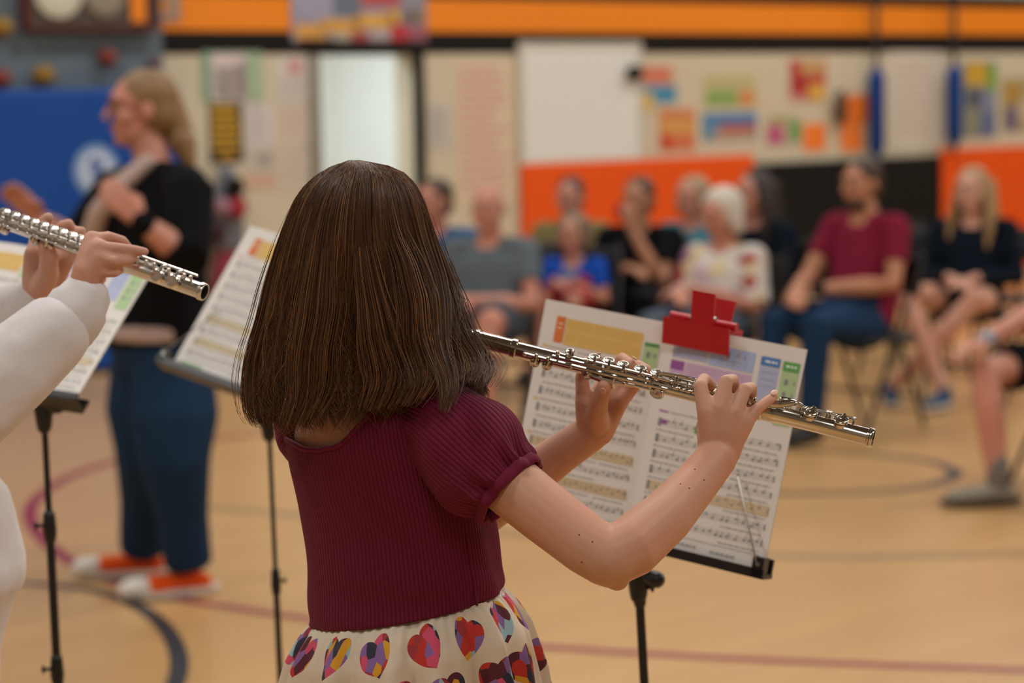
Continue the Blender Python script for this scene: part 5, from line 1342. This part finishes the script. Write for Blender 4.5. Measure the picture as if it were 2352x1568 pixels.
# scalp-hugging base layer
NY, NP = 40, 60
yy = np.concatenate([np.linspace(381, 440, 14), np.linspace(450, 930, NY - 14)]); pp = np.linspace(-2.0, 2.0, NP)
V = np.zeros((NY, NP, 3))
for i, y in enumerate(yy):
    yb = np.minimum(y, np.interp(np.sin(pp), tip_x, tip_y) - 60)
    V[i] = hair_pos(yb, pp * np.interp(y, [369, 700, 930], [1.35, .9, .86]), np.full(NP, .88))
hb = grid_obj('hair_base', V, {'shade': np.full((NY, NP), .12)}, m_hair, closed=False)
def lock(N, K, phi, path, spread, rad, seed, curl=0.0):
    """a lock that leaves the surface of the hair at angle phi and then follows its own path"""
    r = np.random.default_rng(seed)
    C = np.array([hair_pos(np.array(y), np.array(phi), np.array(.96)) for y in (420, 480, 540)] + [P(*q) for q in path])
    L = np.concatenate([[0], np.cumsum(np.linalg.norm(np.diff(C, axis=0), axis=1))]); tt = np.linspace(0, L[-1], K * 3)
    c = np.stack([np.interp(tt, L, C[:, d]) for d in range(3)], 1)
    for _ in range(14): c[1:-1] = (c[:-2] + 2 * c[1:-1] + c[2:]) / 4
    t0 = r.uniform(0, .45, (N, 1)); e = r.uniform(.9, 1.0, (N, 1)); t = t0 + (e - t0) * np.linspace(0, 1, K)[None]
    q = np.stack([np.interp(t, np.linspace(0, 1, K * 3), c[:, d]) for d in range(3)], 2)
    sp = np.interp(t, [0, .5, .8, 1], spread)
    ox = r.normal(0, 1, (N, 1)) * sp; oy = r.normal(0, .45, (N, 1)) * sp
    lt = np.linspace(0, 1, K)[None]; w = curl * np.clip(t - .45, 0, 1)
    q[..., 0] += ox + w * np.sin(t * 16 + r.uniform(0, 1.2, (N, 1))); q[..., 1] += oy + w * .6 * np.cos(t * 16 + r.uniform(0, 1.2, (N, 1)))
    rr = (rad * r.uniform(.7, 1.2, (N, 1))) * np.clip(lt * 6, .15, 1) * (1 - .5 * lt ** 2)
    return q, rr, r.uniform(.15, .95, N)
LOCKS = [lock(300, 22, .85, ((985, 640, 2.690), (1000, 740, 2.668), (1010, 820, 2.648), (1026, 880, 2.632), (1026, 948, 2.620)), (.012, .010, .007, .003), .0004, 21, .008),
         lock(360, 22, 1.15, ((1010, 650, 2.735), (1040, 750, 2.715), (1062, 820, 2.69), (1078, 880, 2.655)), (.004, .010, .012, .007), .0004, 22, .014),
         lock(300, 22, 1.35, ((1018, 640, 2.76), (1058, 750, 2.75), (1096, 830, 2.72), (1112, 892, 2.675)), (.002, .007, .011, .006), .0004, 23, .014),
         lock(340, 22, -1.35, ((632, 640, 2.745), (606, 780, 2.74), (580, 880, 2.735), (575, 940, 2.73), (615, 985, 2.725)), (.002, .007, .009, .006), .0004, 24, .010),
         lock(300, 22, .05, ((838, 600, 2.660), (852, 690, 2.658), (872, 770, 2.656), (884, 850, 2.658), (868, 945, 2.662)), (.002, .008, .014, .010), .0004, 25, .010),
         lock(260, 22, -.45, ((745, 600, 2.672), (735, 720, 2.668), (722, 830, 2.666), (705, 900, 2.67), (690, 978, 2.675)), (.004, .012, .012, .008), .0004, 26, .010),
         lock(260, 22, .45, ((922, 600, 2.672), (945, 720, 2.662), (955, 820, 2.658), (962, 880, 2.650), (945, 935, 2.652)), (.004, .012, .012, .008), .0004, 27, .012)]
strand_mesh('hair', LOCKS + [strands(7600, 20, .93, 1.005, .00040, 1), strands(2600, 18, .80, .93, .00045, 2), strands(200, 20, .985, 1.015, .00015, 3, .035), strands(900, 26, .985, 1.015, .00024, 4, .012, 1.6)], m_hair, None)
